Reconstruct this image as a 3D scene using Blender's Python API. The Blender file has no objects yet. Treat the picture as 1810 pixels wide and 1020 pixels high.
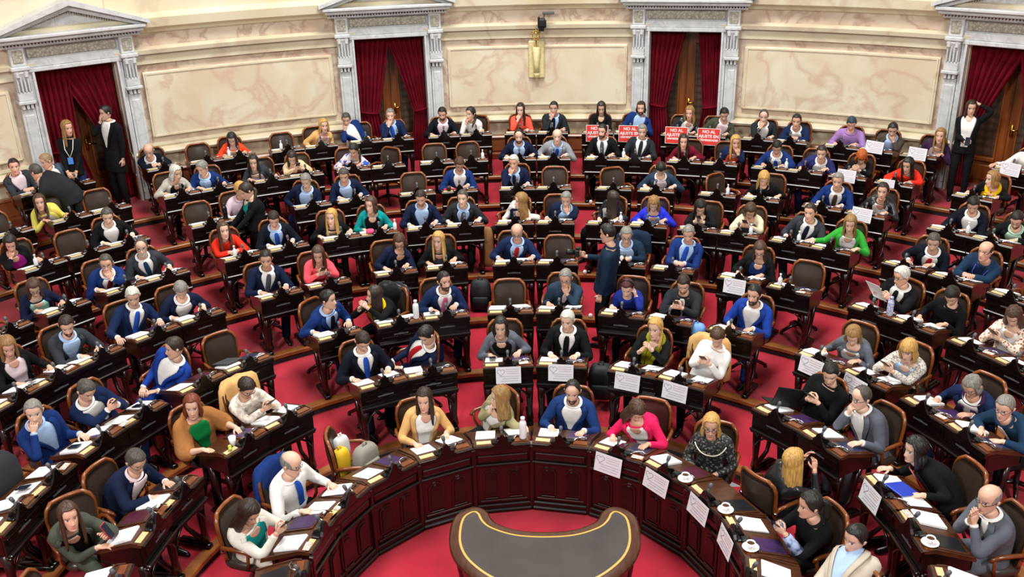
import bpy, math, random
import numpy as np
from mathutils import Matrix, Vector
random.seed(7); RNG=np.random.RandomState(11)
D=bpy.data; C=bpy.context.scene.collection; SC=bpy.context.scene
R=math.radians; sin=math.sin; cos=math.cos; pi=math.pi

# ------------------------------------------------------------------ camera, light, exposure
def make_camera():
    x,y,z,yaw,pit,rol,f=0.24068,-6.48185,6.07899,-0.04436,0.40788,-0.02755,1710.187
    fw=Vector((sin(yaw)*cos(pit),cos(yaw)*cos(pit),-sin(pit)))
    rt=Vector((cos(yaw),-sin(yaw),0)); up=rt.cross(fw)
    r2=rt*cos(rol)+up*sin(rol); u2=-rt*sin(rol)+up*cos(rol)
    cd=D.cameras.new('camera'); co=D.objects.new('camera',cd); C.objects.link(co)
    m=Matrix((r2,u2,-fw)).transposed().to_4x4(); m.translation=Vector((x,y,z)); co.matrix_world=m
    cd.sensor_width=36; cd.lens=f/1810*36; cd.clip_end=100
    SC.camera=co
make_camera()
SC.view_settings.view_transform='Standard'; SC.view_settings.look='None'
SC.view_settings.gamma=1; SC.view_settings.exposure=0.15
SC.view_settings.use_curve_mapping=False
w=D.worlds.new('world'); SC.world=w; w.use_nodes=True
bg=w.node_tree.nodes['Background']; bg.inputs[0].default_value=(1,.975,.95,1); bg.inputs[1].default_value=0.30
def area(name,loc,target,size,power,col=(1,1,1)):
    l=D.lights.new(name,'AREA'); l.shape='DISK'; l.size=size; l.energy=power; l.color=col
    o=D.objects.new(name,l); C.objects.link(o); o.location=loc
    o.rotation_euler=(Vector(target)-Vector(loc)).to_track_quat('-Z','Y').to_euler(); return o
area('chandelier_light',(0,5.5,13.5),(0,5.5,0),6.0,1950,(1,.98,.95))
area('front_fill_light',(-7,-9,11),(0,6,.5),2.5,1150,(1,.98,.96))  # pair of unseen fill lamps added on the camera side to brighten faces
area('front_fill_light',(7,-9,11),(0,7,.5),2.5,1000,(1,.98,.96))

# ------------------------------------------------------------------ materials
MATS={}
def srgb(h):
    if isinstance(h,str):
        h=h.lstrip('#'); v=[int(h[i:i+2],16)/255 for i in (0,2,4)]
    else: v=list(h)
    return tuple((c/12.92 if c<=.04045 else ((c+.055)/1.055)**2.4) for c in v)+(1,)
def mat(name,col,rough=.6,spec=.5,metal=0,var=0,scale=20,bump=0,bscale=60,sheen=0,coat=0,stretch=None):
    if name in MATS: return MATS[name]
    m=D.materials.new(name); m.use_nodes=True; nt=m.node_tree; b=nt.nodes['Principled BSDF']
    c=srgb(col); b.inputs['Base Color'].default_value=c
    b.inputs['Roughness'].default_value=rough; b.inputs['Metallic'].default_value=metal
    b.inputs['Specular IOR Level'].default_value=spec
    if coat: b.inputs['Coat Weight'].default_value=coat; b.inputs['Coat Roughness'].default_value=.15
    if sheen: b.inputs['Sheen Weight'].default_value=sheen
    if var or bump:
        tc=nt.nodes.new('ShaderNodeTexCoord'); mp=nt.nodes.new('ShaderNodeMapping')
        nt.links.new(tc.outputs['Object'],mp.inputs[0])
        if stretch: mp.inputs['Scale'].default_value=stretch
    if var:
        n=nt.nodes.new('ShaderNodeTexNoise'); n.inputs['Scale'].default_value=scale; n.inputs['Detail'].default_value=4
        nt.links.new(mp.outputs[0],n.inputs['Vector'])
        r=nt.nodes.new('ShaderNodeValToRGB'); nt.links.new(n.outputs[0],r.inputs[0])
        r.color_ramp.elements[0].position=.3; r.color_ramp.elements[1].position=.7
        r.color_ramp.elements[0].color=tuple(x*(1-var) for x in c[:3])+(1,)
        r.color_ramp.elements[1].color=tuple(min(1,x*(1+var)) for x in c[:3])+(1,)
        nt.links.new(r.outputs[0],b.inputs['Base Color'])
    if bump:
        n2=nt.nodes.new('ShaderNodeTexNoise'); n2.inputs['Scale'].default_value=bscale; nt.links.new(mp.outputs[0],n2.inputs['Vector'])
        bp=nt.nodes.new('ShaderNodeBump'); bp.inputs['Strength'].default_value=bump; bp.inputs['Distance'].default_value=.01
        nt.links.new(n2.outputs[0],bp.inputs['Height']); nt.links.new(bp.outputs[0],b.inputs['Normal'])
    MATS[name]=m; return m
def ramp_mat(name,kind,scale,stops,rough=.7,detail=3,dist=0,bump=0,stretch=None,randomness=1):
    if name in MATS: return MATS[name]
    m=D.materials.new(name); m.use_nodes=True; nt=m.node_tree; b=nt.nodes['Principled BSDF']
    b.inputs['Roughness'].default_value=rough
    tc=nt.nodes.new('ShaderNodeTexCoord'); mp=nt.nodes.new('ShaderNodeMapping'); nt.links.new(tc.outputs['Object'],mp.inputs[0])
    if stretch: mp.inputs['Scale'].default_value=stretch
    if kind=='noise':
        n=nt.nodes.new('ShaderNodeTexNoise'); n.inputs['Detail'].default_value=detail; n.inputs['Distortion'].default_value=dist
    elif kind=='voronoi': n=nt.nodes.new('ShaderNodeTexVoronoi'); n.inputs['Randomness'].default_value=randomness
    elif kind=='wave': n=nt.nodes.new('ShaderNodeTexWave'); n.inputs['Distortion'].default_value=dist; n.inputs['Detail'].default_value=detail
    n.inputs['Scale'].default_value=scale; nt.links.new(mp.outputs[0],n.inputs['Vector'])
    r=nt.nodes.new('ShaderNodeValToRGB'); nt.links.new(n.outputs[0],r.inputs[0])
    e=r.color_ramp.elements
    while len(e)<len(stops): e.new(.5)
    for i,(p,c) in enumerate(stops): e[i].position=p; e[i].color=srgb(c)
    nt.links.new(r.outputs[0],b.inputs['Base Color'])
    if bump:
        bp=nt.nodes.new('ShaderNodeBump'); bp.inputs['Strength'].default_value=bump; bp.inputs['Distance'].default_value=.01
        nt.links.new(n.outputs[0],bp.inputs['Height']); nt.links.new(bp.outputs[0],b.inputs['Normal'])
    MATS[name]=m; return m
def marble(name,base,vein,vein2,scale=1.1,rough=.35):
    if name in MATS: return MATS[name]
    m=D.materials.new(name); m.use_nodes=True; nt=m.node_tree; b=nt.nodes['Principled BSDF']; b.inputs['Roughness'].default_value=rough
    tc=nt.nodes.new('ShaderNodeTexCoord')
    n=nt.nodes.new('ShaderNodeTexNoise'); n.inputs['Scale'].default_value=scale; n.inputs['Detail'].default_value=9; n.inputs['Distortion'].default_value=.8
    nt.links.new(tc.outputs['Object'],n.inputs['Vector'])
    r=nt.nodes.new('ShaderNodeValToRGB'); nt.links.new(n.outputs[0],r.inputs[0]); e=r.color_ramp.elements
    e[0].position=.36; e[0].color=srgb(vein2); e[1].position=.62; e[1].color=srgb(base)
    # thin veins: ridge where noise crosses one half
    n2=nt.nodes.new('ShaderNodeTexNoise'); n2.inputs['Scale'].default_value=scale*.8; n2.inputs['Detail'].default_value=6; n2.inputs['Distortion'].default_value=.5
    nt.links.new(tc.outputs['Object'],n2.inputs['Vector'])
    r2=nt.nodes.new('ShaderNodeValToRGB'); nt.links.new(n2.outputs[0],r2.inputs[0]); f=r2.color_ramp.elements
    f[0].position=.455; f[0].color=(0,0,0,1); f[1].position=.5; f[1].color=(.7,.7,.7,1); g=f.new(.545); g.color=(0,0,0,1)
    mx=nt.nodes.new('ShaderNodeMixRGB'); nt.links.new(r2.outputs[0],mx.inputs[0]); nt.links.new(r.outputs[0],mx.inputs[1]); mx.inputs[2].default_value=srgb(vein)
    nt.links.new(mx.outputs[0],b.inputs['Base Color']); MATS[name]=m; return m

WOOD=mat('black_brown_polished_wood','#120a08',.24,.45,var=.35,scale=6,stretch=(1,1,5),coat=.15)
MAHOG=mat('dark_mahogany','#280a0b',.28,.45,var=.35,scale=5,stretch=(1,1,.4),coat=.2)
BROWN=mat('brown_desk_wood','#4a2817',.3,.45,var=.3,scale=9,stretch=(4,1,1),coat=.2)
ORANGE=mat('varnished_orange_wood','#7c411a',.28,.5,var=.3,scale=9,coat=.3)
LEATH=mat('dark_brown_leather','#382c25',.3,.5,var=.2,scale=5,bump=.15,bscale=90)
BLACK=mat('black_plastic','#111113',.4)
RISER=mat('charcoal_riser','#262628',.6,var=.15,scale=8)
NOSE=mat('step_nosing_wood','#8d5428',.35,var=.3,scale=6)
CARPET=mat('crimson_carpet','#b01f33',.95,.1,var=.17,scale=2.2,bump=.4,bscale=260,sheen=.2)
CREAM=marble('cream_marble','#ddd4bb','#c8b29a','#d5c8a4',.8)
PINKM=marble('pink_veined_marble','#dacbb5','#a98879','#c9b29b',2.2)
PANELM=marble('panel_marble','#dcd3bb','#c6a78f','#d2c0a2',1.3)
GREYM=marble('grey_white_marble','#cfd1d1','#b4b6b6','#c3c5c5',4)
CARVED=ramp_mat('carved_frieze','voronoi',26,[(0,'#d0cdc2'),(.5,'#a9a493'),(1,'#8a8574')],.6,bump=.8)
WAINS=mat('wainscot_wood','#8a5230',.3,var=.35,scale=3,stretch=(1,1,.25),coat=.3)
VELVET=mat('crimson_velvet','#65081a',.85,.12,var=.25,scale=6)
TUFT=ramp_mat('tufted_leather','voronoi',7.5,[(0,'#6e5646'),(.5,'#4a372b'),(1,'#2a1d16')],.35,bump=1.0,randomness=0)
DOORW=mat('door_varnish_wood','#7d431c',.28,var=.4,scale=4,stretch=(3,3,.3),coat=.3)
BRASS=mat('brass','#c9a24a',.3,metal=1)
CHROME=mat('chrome','#c8c8cc',.2,metal=1)
GREYP=mat('grey_plastic','#55565a',.45)
PAPER=mat('white_paper','#eeeeee',.8,.2)
PLATE=mat('cream_name_card','#cdbb86',.6,var=.2,scale=60)
PADS=[mat('violet_pad_leather','#3a2350',.4,var=.2,scale=12),mat('navy_pad_leather','#222a4a',.35,var=.3,scale=12),mat('burgundy_pad_leather','#4a1a2c',.4,var=.2,scale=12),mat('black_pad_leather','#1b1b20',.35)]
WHITE=mat('white_ceramic','#f2f2f2',.25)
GLASS=mat('grey_glass_top','#4a4341',.16,.6,var=.15,scale=3,coat=.4)

# ------------------------------------------------------------------ mesh helpers
class MB:
    def __init__(s): s.v=[]; s.f=[]; s.m=[]; s.mats=[]
    def mi(s,m):
        if m not in s.mats: s.mats.append(m)
        return s.mats.index(m)
    def add(s,v,f,m):
        o=len(s.v); s.v+= [tuple(p) for p in v]; i=s.mi(m)
        for q in f: s.f.append(tuple(k+o for k in q)); s.m.append(i)
        return s
    def box(s,x0,x1,y0,y1,z0,z1,m,M=None,bev=0):
        if bev:
            b=bev; P=[]
            for z,i in ((z0,b),(z0+b,0),(z1-b,0),(z1,b)):
                P+= [(x0+i,y0+b),(x0+b,y0+i),(x1-b,y0+i),(x1-i,y0+b),(x1-i,y1-b),(x1-b,y1-i),(x0+b,y1-i),(x0+i,y1-b)] if 0 else \
                    [(x0+i,y0+b,z),(x0+b,y0+i,z),(x1-b,y0+i,z),(x1-i,y0+b,z),(x1-i,y1-b,z),(x1-b,y1-i,z),(x0+b,y1-i,z),(x0+i,y1-b,z)]
            F=[tuple(range(7,-1,-1)),tuple(range(24,32))]
            for k in range(3):
                for j in range(8): F.append((k*8+j,k*8+(j+1)%8,k*8+8+(j+1)%8,k*8+8+j))
        else:
            P=[(x0,y0,z0),(x1,y0,z0),(x1,y1,z0),(x0,y1,z0),(x0,y0,z1),(x1,y0,z1),(x1,y1,z1),(x0,y1,z1)]
            F=[(3,2,1,0),(4,5,6,7),(0,1,5,4),(1,2,6,5),(2,3,7,6),(3,0,4,7)]
        if M is not None: P=[tuple(M@Vector(p)) for p in P]
        return s.add(P,F,m)
    def prism(s,poly,y0,y1,m,axis='y',M=None):
        n=len(poly)
        if axis=='y': P=[(a,y0,b) for a,b in poly]+[(a,y1,b) for a,b in poly]
        elif axis=='z': P=[(a,b,y0) for a,b in poly]+[(a,b,y1) for a,b in poly]
        else: P=[(y0,a,b) for a,b in poly]+[(y1,a,b) for a,b in poly]
        F=[tuple(range(n)),tuple(range(2*n-1,n-1,-1))]+[(i,(i+1)%n,n+(i+1)%n,n+i) for i in range(n)]
        if M is not None: P=[tuple(M@Vector(p)) for p in P]
        return s.add(P,F,m)
    def lathe(s,prof,m,c=(0,0,0),n=20,M=None,sx=1,sy=1):
        P=[];F=[]
        for r,z in prof:
            for k in range(n):
                a=2*pi*k/n; P.append((c[0]+sx*r*cos(a),c[1]+sy*r*sin(a),c[2]+z))
        for i in range(len(prof)-1):
            for k in range(n): F.append((i*n+k,i*n+(k+1)%n,(i+1)*n+(k+1)%n,(i+1)*n+k))
        F.append(tuple(range(n-1,-1,-1))); F.append(tuple(range((len(prof)-1)*n,len(prof)*n)))
        if M is not None: P=[tuple(M@Vector(p)) for p in P]
        return s.add(P,F,m)
    def tube(s,pts,rad,m,n=8,flat=1):
        v,f=tube_np(pts,rad,n,flat); return s.add([tuple(p) for p in v],f,m)
    def build(s,name,parent=None,smooth=False,loc=None,rotz=None):
        me=D.meshes.new(name); me.from_pydata(s.v,[],s.f)
        for m in s.mats: me.materials.append(m)
        me.polygons.foreach_set('material_index',s.m)
        if smooth: me.polygons.foreach_set('use_smooth',[True]*len(s.f))
        me.update(); o=D.objects.new(name,me); C.objects.link(o)
        if parent: o.parent=parent
        if loc is not None: o.location=loc
        if rotz is not None: o.rotation_euler=(0,0,rotz)
        return o
def tube_np(pts,rad,n=8,flat=1,cap=True,hint=None):
    P=np.array(pts,float); k=len(P); rad=np.broadcast_to(np.array(rad,float),(k,))
    T=np.gradient(P,axis=0); T/=np.linalg.norm(T,axis=1)[:,None]+1e-12
    u=np.array(hint if hint is not None else (0,0,1.),float)
    if abs(T[0]@u)>.95: u=np.array((1.,0,0))
    V=[];a=np.arange(n)*2*pi/n
    for i in range(k):
        u=u-T[i]*(T[i]@u); u/=np.linalg.norm(u)+1e-12; w_=np.cross(T[i],u)
        V.append(P[i]+rad[i]*(np.cos(a)[:,None]*u*flat+np.sin(a)[:,None]*w_))
    V=np.concatenate(V); F=[(i*n+j,i*n+(j+1)%n,(i+1)*n+(j+1)%n,(i+1)*n+j) for i in range(k-1) for j in range(n)]
    if cap: F+=[tuple(range(n-1,-1,-1)),tuple(range((k-1)*n,k*n))]
    return V,F
def empty(name,loc=(0,0,0),rz=0):
    o=D.objects.new(name,None); C.objects.link(o); o.location=loc; o.rotation_euler=(0,0,rz); o.empty_display_size=.1; return o
def tag(o,label,cat,group=None,kind=None):
    if label: o['label']=label
    if cat: o['category']=cat
    if group: o['group']=group
    if kind: o['kind']=kind
    return o
def struct(o,label=None):
    o['kind']='structure'
    if label: o['label']=label
    return o
CH={}
def kids(o): return CH.get(o.name,[]) if o.name in CH else list(o.children)
def copy_tree(o,parent=None,chl=None):
    c=o.copy(); C.objects.link(c)
    if parent: c.parent=parent
    for k in (chl if chl is not None else o.children): 
        copy_tree(k,c)
    return c

# ------------------------------------------------------------------ hemicycle layout
RS=[1.834,3.253,4.426,5.733,7.038,8.361,9.664,10.971]; RW=12.2
def fl(row): return .12*(row-1)
def polar(r,a,z=0): a=R(a); return Vector((r*sin(a),r*cos(a),z))
PEL=.70
PEOPLE=[ # row, angle, head offset from the seat, sex, hair, hair colour, garment, colour, inner, tie, pose, body heading, head heading, head pitch, extras, who
(1, -77.8, -0.22, -0.158, 1.089, 'f', 'long', 'dkbrown', 'open', 'ivory', 'teal', None, 'phone', None, 60, 35, '', 'woman in ivory blazer and teal blouse using phone'),
(1, -63.3, -0.105, -0.163, 1.119, 'm', 'bald', 'grey', 'shirt', 'white', 'white', 'blue', 'desk', None, 75, 15, 'g', 'bald man in white shirt with blue tie'),
(1, -26.9, 0.005, -0.157, 1.13, 'f', 'long', 'dkbrown', 'open', 'camel', 'white', None, 'desk', None, -5, 8, '', 'long-haired woman in camel blazer at front row'),
(1, -8.5, 0.034, -0.276, 1.085, 'f', 'wavy', 'dkblonde', 'open', 'olive', 'white', None, 'chinR', -55, -80, 5, '', 'wavy-haired woman in olive jacket turned left'),
(1, 9.9, 0.047, -0.198, 1.116, 'm', 'thin', 'black', 'suit', 'blue', 'white', None, 'desk', None, -8, 12, 'B', 'bearded man in blue suit without tie, front row'),
(1, 28.5, 0.009, -0.287, 1.081, 'f', 'long', 'brown', 'open', 'hotpink', 'white', None, 'desk', None, 20, 45, '', 'woman in hot pink blazer looking down'),
(1, 45.7, 0.086, -0.152, 1.125, 'f', 'bob', 'blonde', 'closed', 'lace', 'lace', None, 'lap', -20, -12, 8, 'gn', 'blonde woman with glasses in black lace dress'),
(1, 62.8, 0.206, 0.076, 1.11, 'f', 'long', 'blonde', 'closed', 'leather', 'black', None, 'gest', 125, 110, 0, '', 'blonde woman in black leather jacket turned backwards'),
(1, 79.0, 0.133, -0.122, 1.124, 'f', 'pony', 'black', 'closed', 'black', 'denim', None, 'phone', -70, -85, 5, 'd', 'woman with ponytail and black sweater holding phone'),
(1, 96.9, -0.263, 0.115, 1.081, 'm', 'short', 'black', 'suit', 'beige', 'ltblue', None, 'lap', -70, -60, 5, '', 'man in beige suit and light blue shirt'),
(2, -84.1, -0.291, -0.126, 1.064, 'f', 'long', 'brown', 'open', 'greygreen', 'black', None, 'phone1', 45, 40, 0, '', 'woman in grey-green suit holding red phone'),
(2, -75.9, -0.007, -0.271, 1.089, 'm', 'short', 'dkgrey', 'suit', 'navy', 'ltpink', None, 'write', None, 60, 30, 'g', 'man in navy blazer writing on papers, second row left'),
(2, -59.6, -0.131, -0.135, 1.121, 'f', 'bob', 'auburn', 'shawl', 'shawl', 'green', None, 'desk', None, 15, 5, '', 'auburn-haired woman in camel shawl and green dress'),
(2, -50.0, -0.161, -0.237, 1.081, 'f', 'short', 'dkbrown', 'closed', 'plaid', 'plaid', None, 'phone', None, 55, 40, 'g', 'dark-haired woman in cream plaid blouse'),
(2, -29.7, -0.036, -0.189, 1.12, 'm', 'short', 'dkbrown', 'suit', 'dknavy', 'white', 'blue', 'desk', None, 35, 40, '', 'man in dark suit and blue tie, second row left'),
(2, -19.9, 0.062, -0.279, 1.081, 'm', 'short', 'black', 'suit', 'navy', 'white', 'red', 'lap', -55, -50, 40, '', 'young man in navy suit turned left reading'),
(2, -4.6, -0.059, -0.273, 1.085, 'f', 'bob', 'black', 'open', 'grey', 'black', None, 'desk', None, -3, 8, '', 'dark-haired woman in grey zipped jacket'),
(2, 6.1, 0.023, -0.179, 1.123, 'm', 'short', 'white', 'suit', 'black', 'white', 'black', 'desk', None, -20, 12, '', 'white-haired man in black suit and black tie'),
(2, 20.5, 0.096, -0.158, 1.122, 'f', 'tied', 'blonde', 'open', 'black', 'olivey', None, 'gest', -25, -30, 5, '', 'blonde woman in black blazer and olive scarf gesturing'),
(2, 30.0, 0.164, -0.065, 1.125, 'f', 'short', 'brown', 'closed', 'white', 'white', None, 'phone', -25, -15, 40, '', 'brown-haired person in white shirt with phone'),
(2, 50.4, 0.129, -0.042, 1.135, 'm', 'short', 'black', 'closed', 'black', 'black', None, 'phone', None, -25, 25, '', 'man in black sweater with neck cord'),
(2, 60.5, -0.056, -0.17, 1.124, 'm', 'thin', 'dkgrey', 'suit', 'grey', 'white', None, 'chinR', None, -70, 5, 'gs', 'balding man in grey jacket with hand at mouth'),
(2, 75.8, -0.197, -0.274, 1.052, 'f', 'curly', 'black', 'open', 'black', 'red', None, 'reach', None, -80, 5, '', 'curly-haired woman in black blazer reaching to desk'),
(2, 85.3, 0.075, -0.139, 1.13, 'm', 'bald', 'grey', 'suit', 'grey', 'white', 'black', 'pray', None, -65, 8, 'g', 'bald man in grey suit with joined hands'),
(3, -70.3, -0.183, -0.086, 1.117, 'm', 'short', 'grey', 'suit', 'blue2', 'ltblue', None, 'chinR', None, 25, 5, '', 'grey-haired man in blue suit with hand at chin'),
(3, -63.2, -0.234, -0.182, 1.076, 'm', 'short', 'dkgrey', 'suit', 'navy2', 'white', None, 'phone', None, 65, 35, '', 'man in steel-blue suit reading his phone, third row'),
(3, -53.4, 0.003, -0.242, 1.102, 'm', 'short', 'dkbrown', 'suit', 'royal', 'white', None, 'lap', -20, -60, 5, '', 'man in royal blue suit turned away to the left'),
(3, -30.9, 0.028, -0.255, 1.095, 'm', 'short', 'black', 'suit', 'blue2', 'ltblue', 'dknavy', 'desk', 60, 80, 0, '', 'man in blue suit seen in right profile'),
(3, -21.3, -0.208, -0.283, 1.043, 'f', 'long', 'dkbrown', 'open', 'black', 'yellow', None, 'gest', -35, -70, 0, 'y', 'woman with yellow scarf talking to her neighbour'),
(3, -13.8, 0.05, -0.254, 1.094, 'm', 'short', 'black', 'suit', 'navy2', 'white', 'pink', 'desk', None, 35, 0, 'B', 'bearded man in navy suit and pink tie'),
(3, 4.3, 0.06, -0.281, 1.081, 'm', 'short', 'grey', 'closed', 'bluegrey', 'pinkw', None, 'chinL', None, -15, 15, 'g', 'man in dark blue jacket with fist at chin'),
(3, 14.3, 0.002, -0.359, 1.037, 'f', 'short', 'maroon', 'closed', 'royal2', 'royal2', None, 'templeL', None, -12, 30, 'h', 'maroon-haired woman in blue hoodie resting head on hand'),
(3, 21.9, 0.038, -0.218, 1.11, 'm', 'short', 'dkbrown', 'closed', 'charcoal', 'white', None, 'phone', None, -15, 30, 'Sz', 'stubbled man in charcoal zip sweater with phone'),
(3, 31.6, 0.077, -0.181, 1.119, 'm', 'short', 'black', 'suit', 'royal', 'white', None, 'desk', None, -35, 5, 'B', 'bearded man in bright blue suit on aisle'),
(3, 45.9, 0.159, -0.32, 1.039, 'f', 'bob', 'dkblonde', 'open', 'grey', 'white', None, 'desk', None, -25, 40, '', 'bob-haired woman in grey jacket and white scarf'),
(3, 53.2, 0.167, -0.241, 1.077, 'f', 'bobf', 'blonde', 'open', 'tweed', 'ltblue', None, 'phone', None, -45, 20, '', 'fringed blonde woman in ivory tweed jacket'),
(3, 62.9, 0.17, -0.292, 1.052, 'm', 'wavys', 'grey', 'suit', 'navy2', 'white', None, 'desk', None, -50, 35, 'gc', 'grey-haired man with purple scarf and navy coat'),
(3, 70.1, 0.011, -0.328, 1.058, 'm', 'short', 'grey', 'closed', 'steel', 'pinkw', None, 'write', None, -50, 15, 'g', 'grey-haired man in teal-blue padded jacket'),
(4, -63.2, -0.127, -0.156, 1.117, 'f', 'long', 'ombre', 'open', 'black', 'ltpink', None, 'desk', None, 35, 25, '', 'long-haired woman in black blazer at left edge'),
(4, -57.6, -0.063, -0.235, 1.101, 'm', 'short', 'dkbrown', 'suit', 'dkgrey', 'ltblue', None, 'write', None, 30, 25, 'B', 'bearded man in grey blazer and light blue shirt'),
(4, -50.4, 0.037, -0.177, 1.124, 'm', 'short', 'white', 'suit', 'navy2', 'white', 'blue', 'reach', None, 25, 20, '', 'white-haired man in blue suit and blue tie'),
(4, -44.5, -0.05, -0.305, 1.069, 'm', 'short', 'grey', 'suit', 'navy', 'white', None, 'desk', None, 20, 45, '', 'grey-haired man in navy suit with bowed head'),
(4, -34.1, 0.013, -0.187, 1.122, 'm', 'short', 'black', 'suit', 'navy', 'white', 'greyt', 'desk', None, 15, 10, '', 'black-haired man in navy suit and grey tie'),
(4, -27.6, -0.011, -0.285, 1.082, 'f', 'long', 'brown', 'open', 'coral', 'coral', None, 'phone', None, 5, 20, '', 'long-haired woman in coral pink blazer'),
(4, -18.6, 0.141, -0.251, 1.08, 'f', 'bob', 'brown', 'open', 'navy', 'dknavy', None, 'desk', None, 5, 35, 'g', 'brown-haired woman in navy coat reading, fourth row'),
(4, -11.8, -0.058, -0.314, 1.063, 'f', 'long', 'blonde', 'open', 'black', 'greyt', None, 'desk', None, -15, 5, '', 'blonde woman in black blazer beside leather chair'),
(4, -2.7, 0.062, -0.255, 1.093, 'm', 'bald', 'grey', 'suit', 'navy2', 'ltblue', 'red', 'desk', None, -5, 20, 'g', 'bald man in navy suit and red tie'),
(4, 12.3, -0.04, -0.274, 1.086, 'm', 'short', 'grey', 'suit', 'steel2', 'ltblue', None, 'fold', None, 0, 20, 'g', 'grey-haired man in glasses behind the photographer'),
(4, 18.7, 0.091, -0.127, 1.13, 'm', 'short', 'grey', 'suit', 'blue2', 'ltblue', 'blue', 'fold', None, -15, 20, '', 'stout man in blue suit and blue tie'),
(4, 27.6, 0.118, -0.256, 1.084, 'f', 'long', 'brown', 'open', 'black', 'blue', None, 'desk', None, -15, 30, 'g', 'woman in glasses with long brown waves, dark blazer'),
(4, 44.7, 0.067, -0.171, 1.123, 'm', 'short', 'white', 'suit', 'black', 'white', 'black', 'hold', -60, -75, 15, 'g', 'white-haired man in black suit holding sheet'),
(4, 49.7, 0.172, -0.206, 1.09, 'f', 'short', 'black', 'closed', 'black', 'black', None, 'desk', None, -40, 45, '', 'short black-haired woman in black turtleneck'),
(4, 57.1, 0.11, -0.199, 1.107, 'f', 'wavy', 'brown', 'open', 'leopard', 'white', None, 'phone', None, -40, 40, '', 'woman in leopard-print jacket'),
(5, -54.0, -0.17, -0.306, 1.044, 'f', 'long', 'brown', 'open', 'navy', 'aqua', None, 'desk', None, 30, 35, 'g', 'brown-haired woman in navy jacket and aqua shirt'),
(5, -47.6, -0.056, -0.322, 1.058, 'm', 'short', 'dkgrey', 'suit', 'blue2', 'white', 'maroon', 'chinL', None, 20, 8, 'g', 'man in blue suit covering mouth with hand'),
(5, -43.1, -0.11, -0.208, 1.104, 'm', 'thin', 'dkgrey', 'suit', 'dkgrey', 'white', 'steel', 'desk', None, 20, 5, 'gW', 'white-bearded man in dark grey suit'),
(5, -34.5, -0.114, -0.264, 1.081, 'f', 'long', 'brown', 'closed', 'redtop', 'redtop', None, 'fold', None, 35, -5, '', 'long-haired woman in red top'),
(5, -29.3, -0.059, -0.236, 1.101, 'm', 'short', 'dkbrown', 'suit', 'dknavy', 'ltblue', 'blue', 'desk', None, 15, 35, '', 'man in navy suit with bright blue tie, fifth row'),
(5, -23.1, -0.059, -0.364, 1.031, 'f', 'long', 'blonde', 'open', 'black', 'white', None, 'desk', None, -5, 5, '', 'blonde woman in black jacket with white collar'),
(5, -18.6, -0.028, -0.242, 1.101, 'f', 'bob', 'brown', 'open', 'teal', 'black', None, 'desk', None, -25, 5, '', 'woman in teal blazer'),
(5, -13.1, 0.004, -0.203, 1.117, 'm', 'short', 'dkbrown', 'suit', 'navy', 'ltblue', None, 'desk', None, -2, 25, 'S', 'stubbled man in navy suit and light blue shirt'),
(5, -8.4, 0.012, -0.267, 1.09, 'm', 'short', 'dkgrey', 'suit', 'charcoal', 'ltblue', 'greyt', 'desk', None, -10, 3, '', 'grey-haired man in charcoal suit and grey tie'),
(5, -2.4, 0.109, -0.327, 1.03, 'f', 'long', 'dkblonde', 'open', 'whitejk', 'navy', None, 'desk', -50, -75, 5, '', 'blonde woman in white puffer jacket facing left'),
(5, 2.5, 0.154, -0.323, 1.039, 'm', 'short', 'grey', 'suit', 'navy', 'ltblue', None, 'chinL', None, -10, 15, 'W', 'grey-bearded man in navy suit, hand at mouth'),
(5, 8.5, 0.071, -0.315, 1.061, 'f', 'long', 'dkbrown', 'open', 'charcoal', 'white', None, 'desk', -60, -125, 0, '', 'dark-haired woman turning away, white blouse'),
(5, 13.5, 0.035, -0.331, 1.03, 'f', 'wavy', 'dkblonde', 'open', 'elblue', 'ltblue', None, 'desk', None, -5, 40, '', 'woman in electric blue blazer'),
(5, 19.4, -0.038, -0.356, 1.038, 'f', 'long', 'black', 'open', 'black', 'white', None, 'phone', None, -5, 40, '', 'black-haired woman in dark jacket with white blouse'),
(5, 24.1, 0.065, -0.323, 1.057, 'f', 'bob', 'brown', 'open', 'cream', 'greyt', None, 'phone', None, -5, 45, '', 'bob-haired woman in cream cardigan looking down'),
(5, 30.0, 0.106, -0.194, 1.11, 'm', 'short', 'dkbrown', 'suit', 'dkgrey', 'white', 'navy', 'desk', None, -35, 5, '', 'man in grey suit and navy tie, right block'),
(5, 34.5, 0.103, -0.278, 1.076, 'f', 'long', 'dkblonde', 'open', 'green', 'white', None, 'reach', None, -20, 20, '', 'woman in bright green blazer'),
(5, 42.6, 0.163, -0.278, 1.061, 'm', 'short', 'dkgrey', 'suit', 'dknavy', 'white', 'red', 'desk', None, -25, 20, '', 'man in dark suit with red tie'),
(5, 47.6, 0.147, -0.218, 1.092, 'm', 'bald', 'dkbrown', 'closed', 'steel', 'violet', None, 'fold', None, -55, 3, 'l', 'bald man in blue jacket with violet lanyard'),
(6, -51.0, -0.198, -0.232, 1.071, 'f', 'bob', 'black', 'open', 'black', 'magenta', None, 'chinR', None, 30, 30, '', 'dark-haired person in black jacket and magenta blouse'),
(6, -43.0, -0.083, -0.239, 1.097, 'm', 'short', 'dkgrey', 'suit', 'black', 'white', None, 'desk', None, 25, 20, '', 'man in black blazer and open white shirt'),
(6, -31.0, 0.04, -0.25, 1.097, 'f', 'tied', 'blonde', 'closed', 'lilacw', 'lilacw', None, 'lap', None, 60, 10, '', 'woman in pale pink sweater behind standing woman'),
(6, -24.2, 0.008, -0.281, 1.084, 'm', 'short', 'grey', 'suit', 'navy', 'ltblue', None, 'lap', 0, -5, 25, '', 'grey-haired man in navy suit sitting sideways'),
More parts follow.
